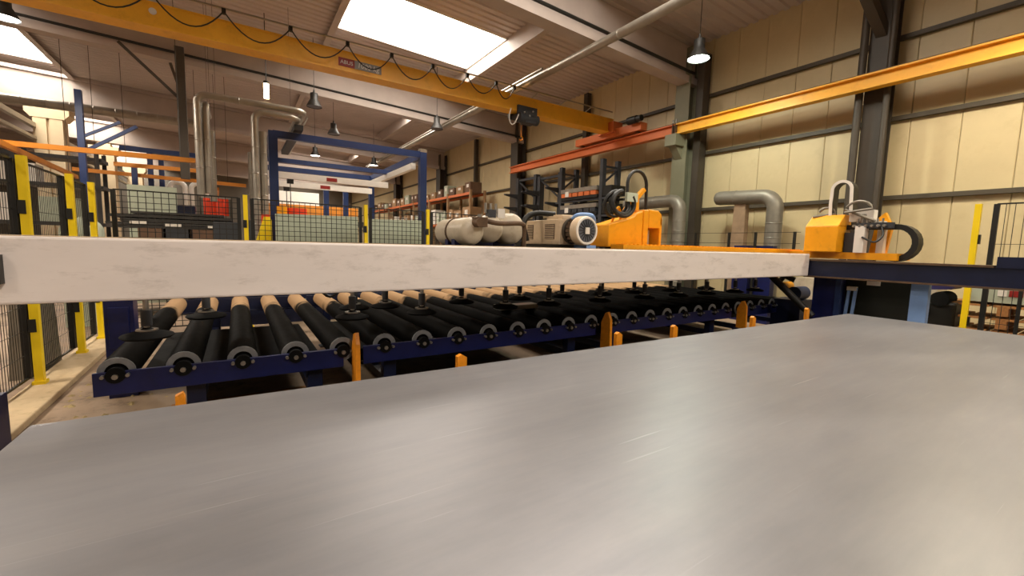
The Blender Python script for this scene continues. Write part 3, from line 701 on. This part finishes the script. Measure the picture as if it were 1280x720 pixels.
mesh_panel(t, (8.02, 1.27), (8.0, -.5), .12, 2.12, .075, .5, .006, .05)
part(MB().bar((8.02, .98, .12), (8.02, .98, 1.3), .03, .03), 'middle_bar', 'black', t)
t = thing('low_fence', 'low thin black wire fence in front of the right wall ducts', 'fence', (8.8, 5.5, 0))
for yy in (7.6, 5.96, 5.17, 4.62, 3.9): part(MB().box((8.78, yy - .02, 0), (8.82, yy + .02, 1.84)), 'post', 'black', t)
wi = MB()
for z in (1.83, 1.62, 1.4): wi.bar((8.8, 3.8, z), (8.8, 7.7, z), .008, .008)
part(wi, 'wire', 'wire', t)
# low structures by the left fence
tag(part(MB().prism([(-1.62, 4.0), (-1.36, 4.0), (-1.4, 7.9), (-1.72, 7.9)], 'z', 0, .06), 'floor_kerb', 'kerb', bev=.01), 'pale concrete kerb strip along the foot of the left fence', 'kerb')
tag(part(MB().box((-1.41, 3.55, 0), (-1.265, 3.95, .44)), 'short_blue_post', 'navy', bev=.004), 'short navy post at the left edge beside the kerb', 'post')
de = MB()
for i in range(170):
    x = random.uniform(-1.3, -.35); y = random.uniform(2.4, 6.2); s = random.uniform(.008, .035)
    a = random.uniform(0, 3); c, sn = math.cos(a) * s, math.sin(a) * s
    de.add([(x - c, y - sn, 0), (x + sn, y - c, 0), (x + c, y + sn, 0), (x - sn * .6, y + c, 0), (x, y, s * .5)], [(0, 1, 4), (1, 2, 4), (2, 3, 4), (3, 0, 4)])
o = part(de, 'floor_debris', 'debris', kind='stuff'); tag(o, 'scattered scale and grit on the floor left of the rollers', 'debris')
tag(part(MB().prism([(-1.92, 0), (-1.72, 0), (-1.76, 1.1), (-1.86, 1.1)], 'y', 6.05, 6.75), 'tilted_steel_cover', 'ductgrey'), 'tilted grey-brown steel cover behind the left fence', 'cover')

# ================================================================== DUCTS AND PIPES
def duct(name, pts, r, m, label, cat='duct', ribs=0):
    t = thing(name, label, cat, pts[0])
    part(MB().tube(pts, r, 18), 'pipe', m, t)
    if ribs:
        rb = MB()
        for a, b in zip(pts, pts[1:]):
            a = Vector(a); b = Vector(b); L = (b - a).length
            if L < .3: continue
            for i in range(1, int(L / ribs)):
                c = a + (b - a) * (i * ribs / L); rb.lathe(c, b - a, [(-.012, r), (0, r + .008), (.012, r)], 18)
        part(rb, 'seams', m, t, kind='stuff')
    return t
def elbow(p, d0, d1, r, n=6):
    """quarter bend at corner p from direction d0 into d1"""
    p = Vector(p); d0 = Vector(d0); d1 = Vector(d1); o = []
    for i in range(n + 1):
        a = math.pi / 2 * i / n; o.append(p - d0 * r + d1 * r - d1 * r * math.cos(a) + d0 * r * math.sin(a))
    return o
t = duct('wall_duct', [(9.35, 5.78, 2.64), (9.35, 5.70, 2.64)] + elbow((9.35, 4.56, 2.60), (0, -1, 0), (0, 0, -1), .26) + [(9.35, 4.56, 0)], .155, 'ductgrey', 'thick grey elbow duct beside the right wall, right of the column', ribs=.3)
part(MB().lathe((9.35, 5.78, 2.64), (0, 1, 0), [(0, .155), (.06, .14), (.1, .09), (.12, .001)], 18), 'end_cap', 'ductgrey', t)
part(MB().prism([(5.15, 2.5), (5.4, 2.5), (5.48, 0), (5.12, 0)], 'x', 9.3, 9.45), 'stand', mat('duct_stand', '#8f765c', .7), t)
duct('wall_duct', [(9.2, 8.45, 2.66)] + elbow((9.2, 6.72, 2.66), (0, -1, 0), (0, 0, -1), .25) + [(9.2, 6.72, 0)], .155, 'ductgrey', 'thick grey elbow duct left of the grey-green column', ribs=.25)
for p, l in (((8.75, 4.75), 'small navy box on the floor beneath the right wall duct, nearer to the column'), ((8.75, 4.3), 'small navy box on the floor beneath the right wall duct, farther right')):
    tag(part(MB().box((8.86, p[1], 0), (9.02, p[1] + .33, 1.57)), 'blue_cabinet', 'navy'), l.replace('small navy box on the floor', 'navy cabinet'), 'cabinet')
duct('ceiling_pipe', [(6.12, 2.0, 5.42), (6.12, 24, 5.42)], .085, 'galv', 'long silver pipe under the roof running away from the viewer', 'pipe', ribs=2.)
t = thing('pipe_pair', 'thin copper-coloured pipe fixed beside the long silver roof pipe', 'pipe', (5.95, 12, 5.5))
part(MB().tube([(5.97, 8.2, 5.46), (5.97, 24, 5.46)], .03, 8), 'pipe', 'galv', t)
# tall silver ducts, centre left
def bend(path, r, rr=.18):
    out = [Vector(path[0])]
    for a, b, c in zip(path, path[1:], path[2:]):
        a, b, c = Vector(a), Vector(b), Vector(c); d0 = (b - a).normalized(); d1 = (c - b).normalized(); out += elbow(b, d0, d1, rr)
    out.append(Vector(path[-1])); return out
duct('extraction_duct', bend([(-.64, 12, 2.4), (-.64, 12, 4.6), (1.50, 12, 4.6), (1.50, 13.8, 4.6)], 0), .075, 'galv', 'tall silver duct bending over at the top, left of the blue portal', ribs=.6)
duct('extraction_duct', bend([(-.5, 12.05, 2.45), (-.5, 12.05, 4.45)] + [(-.5, 13.4, 4.45)], 0), .07, 'galv', 'silver duct hugging the right side of the tallest bent duct', ribs=.6)
duct('extraction_duct', [(-.42, 12.3, 2.3), (-.42, 12.3, 3.9)], .07, 'galv', 'short vertical silver duct beside the tallest bent duct', ribs=.5)
duct('extraction_duct', bend([(.44, 12, 0), (.44, 12, 4.42), (1.36, 12, 4.42), (1.36, 14.5, 4.42)], 0), .075, 'galv', 'silver duct with top bend standing right beside the blue portal', ribs=.6)
duct('extraction_duct', [(.60, 12.1, 0), (.60, 12.1, 4.0)], .085, 'galv', 'thick vertical silver duct nearest the left blue portal post', ribs=.5)
duct('extraction_duct', [(.36, 12.2, 0), (.36, 12.2, 3.5)], .08, 'galv', 'shorter vertical silver duct left of the thick one by the portal', ribs=.5)
for nm, pts in (('extraction_duct', ((-.3, 12, 4.6), (1.2, 12, 4.6))), ('extraction_duct.001', ((-.5, 13.2, 4.45),)), ('extraction_duct.002', ((-.42, 12.3, 3.88),))):
    d = bpy.data.objects[nm]
    for p in pts: part(MB().cyl(p, (p[0], p[1], zl(p[0]) + .02), .004, 6), 'hanger_rod', 'coldark', d)
t = thing('duct_frame', 'slanted bright conduit frame descending behind the silver ducts', 'conduit', (1.3, 14, 3.6))
part(MB().bar((1.58, 12.0, 4.5), (1.58, 16.5, 4.3), .03, .03), 'conduit', 'steel', t)
part(MB().box((1.3, 12.2, 4.2), (1.5, 16, 4.32)), 'tray', 'dkplastic', t)
duct('overhead_duct', [(-8, 18.1, 5.16), (-1.0, 18.1, 5.22)], .13, 'galv', 'long pale duct crossing in front of the cream columns at far left', ribs=.5)
t = thing('hanger_post', 'dark post hanging from the roof with two slanted braces', 'post', (-1.06, 14.0, 2.9))
part(MB().box((-1.16, 14.0, 2.95), (-.97, 14.14, 6.2)), 'post', 'coldark', t)
part(MB().bar((-1.06, 14.07, 4.9), (-2.25, 14.3, 6.1), .07, .07), 'brace', 'coldark', t)
part(MB().bar((-1.1, 14.07, 5.2), (-1.25, 14.0, 5.75), .12, .06), 'brace', 'coldark', t)
# ================================================================== LAMPS
def lamp(x, y, z, label, lit=None, power=0, drop=1.6, light=None, r=.2, group='high-bay lamps'):
    t = thing('pendant_lamp', label, 'lamp', (x, y, z), group)
    part(MB().lathe((x, y, z), (0, 0, 1), [(0, r), (.02, r * .98), (.16, r * .62), (.2, r * .5), (.36, r * .5), (.38, .03), (.46, .02)], 24), 'housing', 'lamp', t)
    part(MB().cyl((x, y, z + .44), (x, y, zl(x) + (DZ + .03 if LANE[0] < x < LANE[1] else .02)), .008, 6), 'hanger', 'lamp', t)
    part(MB().cyl((x, y, z + .03), (x, y, z + .012), r * .93, 20), 'diffuser', lit or 'fan', t)
    if power:
        L = bpy.data.lights.new('lamp_light', 'SPOT'); L.energy = power; L.color = light; L.spot_size = math.radians(165); L.spot_blend = .5; L.shadow_soft_size = .12
        o = bpy.data.objects.new('lamp_light', L); COL.objects.link(o); o.parent = t; o.location = (0, 0, -.03)
COOL = (.95, 1., .84); WARM = (1., .86, .62)
lamp(7.62, 5.36, 5.12, 'brightly lit pendant lamp under the roof near the right wall', 'bulb_w', LAMP_W * .5, light=COOL)
lamp(7.62, .9, 5.1, 'lit pendant lamp above the navy runway beam', 'bulb_w', LAMP_W * .8, light=WARM)
lamp(1.2, -4.2, 5.2, 'added unseen pendant lamp behind the viewer, brightening the white beam', 'bulb_n', LAMP_W * 1.5, light=(1., .9, .8))  # no fixture known here, added to brighten the beam and plate
lamp(-4.2, 5.5, 5.15, 'added unseen pendant lamp over the left fence, brightening the floor', 'bulb_n', LAMP_W * 1.1, light=(1., .86, .66))  # out-of-frame addition that lifts the floor beyond the left fence
lamp(-3.27, 11.4, 5.15, 'lit pendant lamp at the top left under the roof', 'bulb_n', LAMP_W, light=(1., .9, .78))
lamp(1.92, 13.28, 5.12, 'unlit dark pendant lamp between crane bridge and blue portal, nearer one')
lamp(2.94, 16.18, 5.12, 'unlit dark pendant lamp hanging farther back behind the blue portal')
lamp(3.0, 20.75, 5.12, 'small lit pendant lamp inside the blue portal opening, left one', 'bulb_n', 300, light=(1., .92, .8))
lamp(5.69, 21.4, 5.12, 'small lit pendant lamp inside the blue portal opening, right one', 'bulb_n', 300, light=(1., .92, .8))
lamp(5.59, 13.4, 5.15, 'unlit dark pendant lamp beside the long silver roof pipe')
t = thing('tube_lamp', 'glowing warm vertical tube lamp hanging below the crane bridge', 'lamp', (.74, 12.67, 4.95))
part(MB().cyl((.74, 12.67, 4.95), (.74, 12.67, 5.3), .06, 14), 'tube', 'bulb_o', t)
part(MB().cyl((.74, 12.67, 5.3), (.74, 12.67, 5.36), .065, 14).cyl((.74, 12.67, 5.36), (.74, 12.67, zl(.74) + .02), .01, 6), 'hanger', 'lamp', t)

# ================================================================== BLUE PORTAL WITH LIGHT CRANE
t = thing('steel_portal', 'blue steel portal frame standing behind the mesh fence', 'frame', (2.8, 15, 0))
PX0, PX1, PY0, PY1, PZ = .84, 4.78, 12.55, 18.4, 4.15
for x, y in ((PX0, PY0), (PX1, PY0), (PX0 + .1, PY1), (PX1, PY1)): part(MB().box((x - .1, y - .1, 0), (x + .1, y + .1, PZ)), 'post', 'blue', t)
for y in (PY0, PY1): part(MB().box((PX0, y - .07, PZ - .16), (PX1, y + .07, PZ + .02)), 'beam', 'blue', t)
for x in (PX0, PX1): part(MB().box((x - .07, PY0, PZ - .16), (x + .07, PY1, PZ + .02)), 'beam', 'blue', t)
part(MB().box((PX0, 15.4, PZ - .3), (PX1, 15.6, PZ - .16)), 'beam', 'blue', t)
part(MB().box((PX1 - .1, PY0 - .1, PZ), (PX1 + .1, PY0 + .1, PZ + .1)), 'post_cap', 'galv', t)
tag(part(MB().box((PX1 - .24, PY0 + .3, PZ - .46), (PX1 - .1, PY1 - .3, PZ - .28)), 'side_track', 'white'), 'pale crane track under the right beam of the blue portal', 'track')
for yy, z, x1, l in ((13.3, 3.1, 3.95, 'white light-crane beam with red label across the portal, front one'), (14.4, 3.0, 3.75, 'white light-crane beam across the portal, rear one')):
    b = thing('light_crane_beam', l, 'crane beam', (2.3, yy, z))
    part(MB().box((.72, yy - .06, z), (x1, yy + .06, z + .17)), 'beam', 'white', b)
    lb = part(MB().box((2.2, yy - .066, z + .03), (2.48, yy - .06, z + .13)), 'label', 'sign_red', b)
    part(MB().box((1.2, yy - .05, z - .12), (1.36, yy + .05, z)), 'trolley', 'black', b)
    part(MB().tube([(1.28, yy, z - .12), (1.28, yy, 1.6)], .012, 6), 'pendant_cable', 'black', b)
# ================================================================== LEFT: ORANGE LIGHT-CRANE RAILS
def rail(p, q, label, w=.08, h=.10):
    t = thing('light_crane_rail', label, 'rail', ((p[0]+q[0])/2, (p[1]+q[1])/2, p[2]), 'orange light-crane rails')
    part(MB().bar(p, q, w, h), 'rail', 'rail', t)
    for f in (.12, .88):
        c = Vector(p) + (Vector(q) - Vector(p)) * f
        part(MB().cyl(c, (c.x, c.y, zl(c.x) + .02), .007, 6), 'hanger_rod', 'coldark', t)
rail((-4.4, 12.4, 3.16), (-.55, 12.4, 3.2), 'orange light-crane rail at left, highest of the crossing rails')
rail((-3.66, 16.3, 3.2), (.3, 16.0, 3.1), 'orange light-crane rail at left, lowest of the crossing rails')
rail((-2.6, 15.0, 3.28), (-.62, 15.0, 3.3), 'orange light-crane rail at left, short middle one')
rail((-3.5, 10.5, 3.06), (-3.75, 17, 3.06), 'orange light-crane rail running away at far left, under the crossing rails')
rail((-.45, 16.2, 2.95), (-.7, 24, 2.95), 'orange light-crane rail running away behind the silver ducts')
for (x, y, z0, z1), l in zip(((-2.96, 14.0, 0, 4.75), (-2.05, 16.4, 0, 3.85), (-1.82, 16.6, 0, 3.7), (-2.35, 16.0, 0, 3.4)),
    ('tall blue steel post with braces at far left', 'blue steel post behind the orange rails, second from left', 'blue steel post behind the orange rails, rightmost', 'blue steel post behind the orange rails, shortest')):
    p = thing('blue_support', l, 'post', (x, y, 0), 'blue supports of the orange rails')
    part(MB().box((x - .06, y - .06, z0), (x + .06, y + .06, z1)), 'post', 'blue', p)
    if z1 > 4: part(MB().bar((x, y, 3.35), (x + 1.0, y, 4.1), .07, .07).bar((x, y, 3.7), (x + .7, y, 4.15), .06, .06), 'brace', 'blue', p)
tag(part(MB().box((-2.7, 16.33, 3.85), (-.7, 16.47, 3.98)), 'blue_crossbeam', 'blue'), 'blue crossbeam behind the orange rails at left', 'beam')
for i, (x, l) in enumerate(((-1.75, 'white inverted-U pipe behind the orange rails, left one'), (-1.2, 'white inverted-U pipe behind the orange rails, right one'))):
    duct('bent_pipe', bend([(x, 17.6, 0), (x, 17.6, 3.2), (x + .4, 17.6, 3.2), (x + .4, 17.6, 0)], 0, .18), .075, 'white', l, 'pipe')

# ================================================================== BEHIND THE FENCE
tag(part(MB().box((-1.9, 12.0, 0), (-1.08, 12.06, 2.52)), 'screen_panel', 'panel'), 'pale green screen panel standing behind the dark stacks at left', 'panel')
for (xa, xb, yb, la) in ((.58, 2.0, 8.6, 'wide pale green-grey sheet panel behind the mesh fence'), (2.18, 3.34, 8.7, 'narrower pale green-grey sheet panel right of the middle fence post')):
    tag(part(MB().add([(xa, yb, 0), (xb, yb + .1, 0), (xb, yb + .1, 1.93), (xa, yb, 1.90), (xa, yb + .04, 0), (xb, yb + .14, 0), (xb, yb + .14, 1.93), (xa, yb + .04, 1.90)], [(0,1,2,3),(7,6,5,4),(0,4,5,1),(1,5,6,2),(2,6,7,3),(3,7,4,0)]), 'pale_partition', 'panel'), la, 'panel')
def pallet(x, y, z, w, d, label, group=None, m='wood'):
    t = thing('pallet', label, 'pallet', (x, y, z), group)
    n = 5
    for i in range(n): part(MB().box((x - w/2, y - d/2 + i * d / n + .01, z + .11), (x + w/2, y - d/2 + (i + 1) * d / n - .03, z + .135)), 'board', m, t)
    for yy in (-d/2, -.05, d/2 - .1):
        for xx in (-w/2, -.07, w/2 - .14): part(MB().box((x + xx, y + yy, z + .02), (x + xx + .14, y + yy + .1, z + .11)), 'block', m, t)
        part(MB().box((x - w/2, y + yy, z), (x + w/2, y + yy + .1, z + .02)), 'board', m, t)
    return t
t = thing('steel_stack_rack', 'dark rack holding stacked steel sheets behind the left fence', 'rack', (-.9, 10.6, 0))
for z, h, xa, xb in ((1.30, .09, -1.9, .05), (1.4, .02, -1.8, .0), (1.60, .05, -1.85, .0), (1.66, .04, -1.95, -.15), (1.71, .06, -1.75, .02), (1.79, .05, -1.9, -.05), (1.86, .04, -1.6, -.2)):
    part(MB().box((xa, 10.3, z), (xb, 11.2, z + h)), 'sheet_stack', 'tape', t)
part(MB().box((-1.9, 10.3, 0), (-1.8, 11.2, 1.3)).box((-.05, 10.3, 0), (.05, 11.2, 1.3)).box((-1.0, 10.3, 0), (-.9, 11.2, 1.3)).box((-1.9, 10.3, .5), (.05, 11.2, .6)), 'frame', 'coldark', t)
for i, xx in enumerate((-1.35, -.95, -.55)):
    tag(part(MB().box((xx - .17, 10.31, 1.42), (xx + .17, 10.9, 1.60)), 'timber_block', ('carddark', 'dkplastic', 'carddark')[i]), ('timber bearer in the steel sheet rack, left one', 'dark bearer block in the steel sheet rack, middle one', 'timber bearer in the steel sheet rack, right one')[i], 'block')
for i, (xx, z) in enumerate(((-1.5, 1.69), (-1.0, 1.66), (-.35, 1.65))):
    tag(part(MB().box((xx - .12, 10.28, z - .02), (xx + .12, 10.3, z + .03)), 'paper_tag', 'white'), ('white paper tag on the steel sheet stack, left one', 'white paper tag on the steel sheet stack, middle one', 'white paper tag on the steel sheet stack, right one')[i], 'tag')
tag(part(MB().box((-1.02, 11.3, 0), (-.72, 11.6, 2.1)), 'navy_bin', 'darknavy'), 'dark navy bin standing behind the steel sheet stack', 'bin')
tag(part(MB().box((-.33, 8.9, 0), (.06, 9.3, 1.72)), 'grey_cabinet', 'dkplastic', bev=.01), 'dark grey cabinet left of the fence post with orange curtain behind', 'cabinet')
for i, (xx, z) in enumerate(((-2.05, 1.72), (-1.87, 1.66), (-2.2, 1.64))):
    s = MB().lathe((xx, 9.3, 1.2), (0, 0, 1), [(0, .08), (.15, .1), (z - 1.3, .09), (z - 1.23, .05), (z - 1.2, .02)], 10).lathe((xx, 9.3, 0), (0, 0, 1), [(0, .1), (1.2, .1)], 8)
    tag(part(s, 'white_sack', 'panel'), ('pale sack by the corner of the left fence, tallest', 'pale sack by the corner of the left fence, nearest the steel stack', 'pale sack by the corner of the left fence, leftmost')[i], 'sack')
# red strips of a welding curtain
t = thing('strip_curtain', 'orange-red welding strip curtain hanging left of the fence post', 'curtain', (-.4, 13, 1.85))
for i in range(4):
    x = -.66 + i * .13; zb = (1.88, 1.86, 1.92, 2.0)[i]
    part(MB().prism([(x, 13 + .02 * (i % 2)), (x + .06, 12.98), (x + .125, 13 + .02 * (i % 2)), (x + .125, 13.01 + .02 * (i % 2)), (x + .06, 12.99), (x, 13.01 + .02 * (i % 2))], 'z', zb, 2.42), 'strip', 'red', t)
part(MB().box((-.7, 12.99, 2.42), (-.1, 13.03, 2.46)), 'rail', 'steel', t)
for x in (-.72, -.1): part(MB().box((x - .02, 12.99, 0), (x + .02, 13.03, 2.42)), 'leg', 'coldark', t)
tag(part(MB().cyl((.95, 12, 0), (.95, 12, 2.26), .12, 18), 'yellow_drum', 'yellow'), 'yellow cylinder behind the wide pale panel at its left end', 'cylinder')
tag(part(MB().cyl((1.3, 12.2, 0), (1.3, 12.2, 2.24), .24, 22), 'red_drum', 'red'), 'orange-red drum behind the wide pale panel beside the yellow cylinder', 'drum')
tag(part(MB().box((.5, 11.5, 0), (.66, 11.7, 2.02)), 'red_screen', 'red'), 'red upright panel left of the wide pale panel', 'panel')
t = thing('yellow_guard', 'small slanted yellow guard left of the wide pale panel', 'guard', (.45, 9.0, 0))
part(MB().prism([(.22, 1.2), (.52, 1.2), (.52, 1.85), (.42, 1.85)], 'y', 8.9, 8.95), 'plate', 'safety', t)
part(MB().box((.48, 8.88, 0), (.54, 8.94, 1.8)), 'post', 'safety', t)
tag(part(MB().box((.12, 9.6, 0), (.3, 9.9, 1.8)), 'dark_bottle_rack', 'dkplastic'), 'dark upright unit just right of the left far fence post', 'unit')
tag(part(MB().box((1.5, 12.5, 1.85), (3.3, 13.0, 2.0)).box((1.55, 12.55, 0), (1.65, 12.95, 1.85)).box((3.15, 12.55, 0), (3.25, 12.95, 1.85)), 'dark_workbench_top', 'coldark'), 'dark bench top seen above the wide pale panel', 'bench')
tag(part(MB().box((1.9, 12.52, 2.0), (2.75, 12.62, 2.06)), 'red_strip', 'red'), 'thin red strip along the dark bench top', 'strip')
# things far behind the portal
for i, (xa, xb, y, z0, z1, m, l) in enumerate(((.9, 5.2, 22.6, 0, 3.1, 'rail', 'long amber rack front far behind the portal'), (1.6, 3.4, 22.62, 3.1, 3.7, 'white', 'white boarded box far behind the portal, upper right'),
        (.92, 1.5, 22.64, 3.1, 3.5, 'white', 'white boarded box far behind the portal, upper left'), (1.8, 3.3, 21.5, 0, 2.5, 'white', 'tall white crate far behind the portal'))):
    tag(part(MB().box((xa, y, z0), (xb, y + .5, z1)), ('rack_front', 'white_box', 'white_box', 'white_crate')[i], m), l, ('rack', 'box', 'box', 'crate')[i])
for i, x in enumerate((3.3, 4.1)):
    tag(part(MB().box((x - .1, 20.0, 0), (x + .1, 20.2, 3.7)), 'far_blue_post', 'blue'), ('blue post far behind the portal, left one', 'blue post far behind the portal, right one')[i], 'post')
# shelves and clutter in the far left bay
def longrack(x0, x1, y, label, levels, ups, m='tape'):
    t = thing('storage_rack', label, 'rack', ((x0 + x1) / 2, y, 0))
    for x in ups: part(MB().box((x - .05, y - .06, 0), (x + .05, y, levels[-1] + .3)).box((x - .05, y + .8, 0), (x + .05, y + .86, levels[-1] + .3)), 'upright', m, t)
    for z in levels: part(MB().box((x0, y, z), (x1, y + .8, z + .1)), 'shelf', m, t)
longrack(-9, -3.3, 17.5, 'dark storage rack seen through the left fence', (.6, 1.7, 2.8, 3.6), (-9, -6.9, -5.1, -3.4))
k = 0
for (x, z, w, h, m) in ((-8.2, 1.8, 1.1, .8, 'white'), (-6.6, 1.8, .9, .7, 'panel'), (-5.6, 1.8, .8, .75, 'white'), (-4.2, 1.8, 1.0, .7, 'panel'), (-7.7, .7, 1.0, .6, 'craneo'), (-6.2, .7, 1.1, .6, 'carddark'), (-4.4, .7, 1.0, .7, 'carddark'), (-5.3, 2.9, 1.2, .5, 'white'), (-7.4, 2.9, 1.2, .5, 'panel')):
    nm = {'white': 'white', 'panel': 'pale grey', 'craneo': 'rust-orange', 'carddark': 'brown'}[m]
    lev = {1.8: 'middle', .7: 'lowest', 2.9: 'upper'}[z]
    tag(part(MB().box((x - w/2, 17.55, z), (x + w/2, 18.2, z + h)), 'storage_crate', m), '%s crate on the %s shelf of the dark far-left rack, %s' % (nm, lev, {-8.2: 'leftmost', -6.6: 'second from left', -5.6: 'third from left', -4.2: 'rightmost', -7.7: 'left', -6.2: 'middle', -4.4: 'right', -5.3: 'right', -7.4: 'left'}[x]), 'crate', 'crates in the left dark rack')
# ================================================================== RIGHT WALL STORAGE
t = thing('shelving_rack', 'long orange pallet shelving along the right wall holding boxes', 'shelving', (9.05, 25, 0))
SX0, SX1 = 8.7, 9.4; UY = [17.0 + 2.4 * i for i in range(8)]
for yy in UY:
    for xx in (SX0, SX1): part(MB().box((xx - .05, yy - .05, 0), (xx + .05, yy + .05, 3.85)), 'upright', 'card', t)
for z in (3.70, 2.40, 1.2):
    for xx in (SX0, SX1): part(MB().box((xx - .03, UY[0], z - .06), (xx + .03, UY[-1], z + .05)), 'beam', 'craneo', t)
    part(MB().box((SX0, UY[0], z + .03), (SX1, UY[-1], z + .05)), 'shelf_board', 'carddark', t)
ordn = ['first', 'second', 'third', 'fourth', 'fifth', 'sixth', 'seventh', 'eighth', 'ninth', 'tenth', 'eleventh', 'twelfth', 'thirteenth', 'fourteenth', 'fifteenth', 'sixteenth', 'seventeenth', 'eighteenth', 'nineteenth', 'twentieth', 'twenty-first', 'twenty-second', 'twenty-third', 'twenty-fourth']
random.seed(11)
for z, nm in ((3.75, 'top'), (2.45, 'middle')):
    yy = 17.1; i = 0
    while yy < 33 and i < 24:
        w = random.uniform(.35, .75); h = random.uniform(.3, .58); m = random.choice(['card', 'card', 'carddark', 'carddark', 'card', 'panel'])
        if nm == 'middle': h = random.uniform(.45, .8); m = random.choice(['card', 'white', 'panel', 'white'])
        b = part(MB().box((SX0 + .03, yy, z), (SX0 + .6, yy + w, z + h)), 'cardboard_box', m)
        tag(b, '%s box, %s from the near end on the %s shelf of the orange shelving' % ({'card': 'brown', 'carddark': 'dark brown', 'white': 'white', 'panel': 'pale grey'}[m], ordn[i], nm), 'box', 'boxes on the orange shelving')
        part(MB().box((SX0 + .025, yy + w * .3, z + h * .5), (SX0 + .03, yy + w * .7, z + h * .8)), 'paper_label', 'white', b)
        yy += w + random.uniform(.08, .4); i += 1
def cantilever(y, label, arms, h):
    t = thing('cantilever_rack', label, 'rack', (9.3, y, 0))
    for yy in (y, y + 1.2):
        part(MB().box((9.42, yy - .08, 0), (9.62, yy + .08, h)), 'column', 'dkplastic', t)
        for z in arms: part(MB().prism([(9.42, z - .1), (9.42, z + .06), (8.85, z + .05), (8.85, z)], 'y', yy - .05, yy + .05), 'arm', 'dkplastic', t)
    part(MB().bar((9.5, y, h - .1), (9.5, y + 1.2, h - .1), .08, .08).bar((9.5, y, h - .9), (9.5, y + 1.2, h - .1), .05, .05), 'tie', 'dkplastic', t)
cantilever(11.75, 'dark cantilever rack right of the dark wall column', (1.6, 2.3, 2.9, 3.4), 4.0)
cantilever(13.2, 'dark cantilever rack left of the dark wall column', (1.6, 2.3, 2.9, 3.4), 4.1)
t = thing('tray_rack', 'tall dark rack holding long grey trays beside the yellow unit', 'rack', (9.3, 10.1, 0))
for yy in (9.2, 11.05):
    for xx in (8.98, 9.58): part(MB().box((xx - .07, yy - .06, 0), (xx + .07, yy + .06, 4.0)), 'upright', 'dkplastic', t)
    for za, zb in ((3.8, 3.8), (3.3, 3.75), (2.0, 2.5)): part(MB().bar((8.98, yy, za), (9.58, yy, zb), .05, .05), 'strut', 'dkplastic', t)
TZ = (2.92, 2.42, 1.92, 1.45)
for z in TZ: part(MB().box((8.92, 8.9, z - .07), (9.0, 11.3, z - .01)).box((9.54, 8.9, z - .07), (9.62, 11.3, z - .01)), 'beam', 'dkplastic', t)
for i, z in enumerate(TZ):
    b = thing('storage_tray', ('topmost', 'second from top', 'third from top', 'lowest visible')[i] + ' long grey tray in the tall dark rack' + (', orange bins below its rim' if i in (0, 2) else ''), 'tray', (9.25, 10.1, z), 'long trays in the tall rack')
    part(MB().box((8.88, 9.3, z), (9.5, 10.95, z + .09)), 'tray_base', 'black', b)
    part(MB().box((8.86, 9.3, z + .22), (9.5, 10.95, z + .34)), 'lid', 'galv', b)
    for j in range(6): part(MB().box((8.87, 9.36 + j * .27, z + .09), (9.3, 9.58 + j * .27, z + .21)), 'bin', 'craneo' if i in (0, 2) else 'dkplastic', b)
    part(MB().box((8.85, 10.55, z + .1), (8.865, 10.72, z + .26)), 'label', 'white', b)
    part(MB().box((8.9, 8.75, z + .02), (9.45, 9.1, z + .3)), 'tray_end', 'black', b)
# ================================================================== RIGHT: THINGS UNDER THE RUNWAY
for i in range(3):
    p = pallet(8.75, 1.15, .35 + i * .17, .8, 1.2, ('wooden pallet behind the far-right fence, lowest of its stack', 'wooden pallet behind the far-right fence, middle of its stack', 'wooden pallet behind the far-right fence, topmost of its stack')[i], 'pallets behind the right fence')
tag(part(MB().box((8.4, .4, 0), (9.3, 1.8, .35)), 'pale_crate', 'colcream'), 'pale crate carrying the pallet stack behind the far-right fence', 'crate')
b = part(MB().box((8.4, .72, .86), (9.1, 1.5, 1.1)), 'white_carton', 'panel'); tag(b, 'pale carton with a red label on top of the far-right pallets', 'carton')
part(MB().box((8.39, 1.0, .95), (8.4, 1.12, 1.03)), 'label', 'sign_red', b)
part(MB().box((8.39, 1.14, .95), (8.4, 1.22, 1.03)), 'label', 'white', b)
b = part(MB().prism([(1.95, .97), (1.62, 1.0), (1.5, 1.12), (1.95, 1.14)], 'x', 8.2, 8.7), 'purple_bin', mat('purple_plastic', '#2f2a5c', .5)); tag(b, 'dark purple bin with white lettering behind the light blue column', 'bin')
text('gibt', .09, (8.198, 1.82, 1.08), (math.pi/2, 0, -math.pi/2), 'white', b)
t = thing('black_machine', 'black lumpy machine between light blue column and yellow post', 'machine', (8.4, 1.75, 0))
part(MB().box((8.2, 1.55, .3), (8.8, 1.98, .82)).box((8.3, 1.5, 0), (8.7, 1.9, .3)), 'body', 'black', t, bev=.03)
part(MB().cyl((8.18, 1.72, .86), (8.6, 1.72, .86), .1, 16).cyl((8.16, 1.88, .7), (8.2, 1.88, .7), .08, 14), 'drum', 'rubber', t)
part(MB().box((8.1, 1.9, .45), (8.2, 2.06, .62)), 'white_block', 'white', t)
tag(part(MB().box((8.9, 1.9, 0), (9.4, 3.9, .98)), 'long_grey_box', 'tank'), 'long pale grey box against the right wall behind the black machine', 'box')
t = thing('drive_motor', 'blue and yellow drive unit behind the dark slanted brace', 'motor', (7.1, 3.2, 0))
part(MB().cyl((6.9, 3.0, .85), (7.2, 3.0, .85), .1, 16), 'motor', 'blue', t)
part(MB().cyl((6.85, 3.15, .95), (7.1, 3.15, .95), .06, 12), 'gearbox', 'yellow', t)
part(MB().box((6.9, 2.9, 0), (7.3, 3.3, .75)), 'stand', 'darknavy', t)
part(MB().tube([(6.85, 2.98, 1.05), (6.8, 3.1, 1.1), (6.85, 3.2, 1.0)], .04, 8), 'hose', 'black', t)
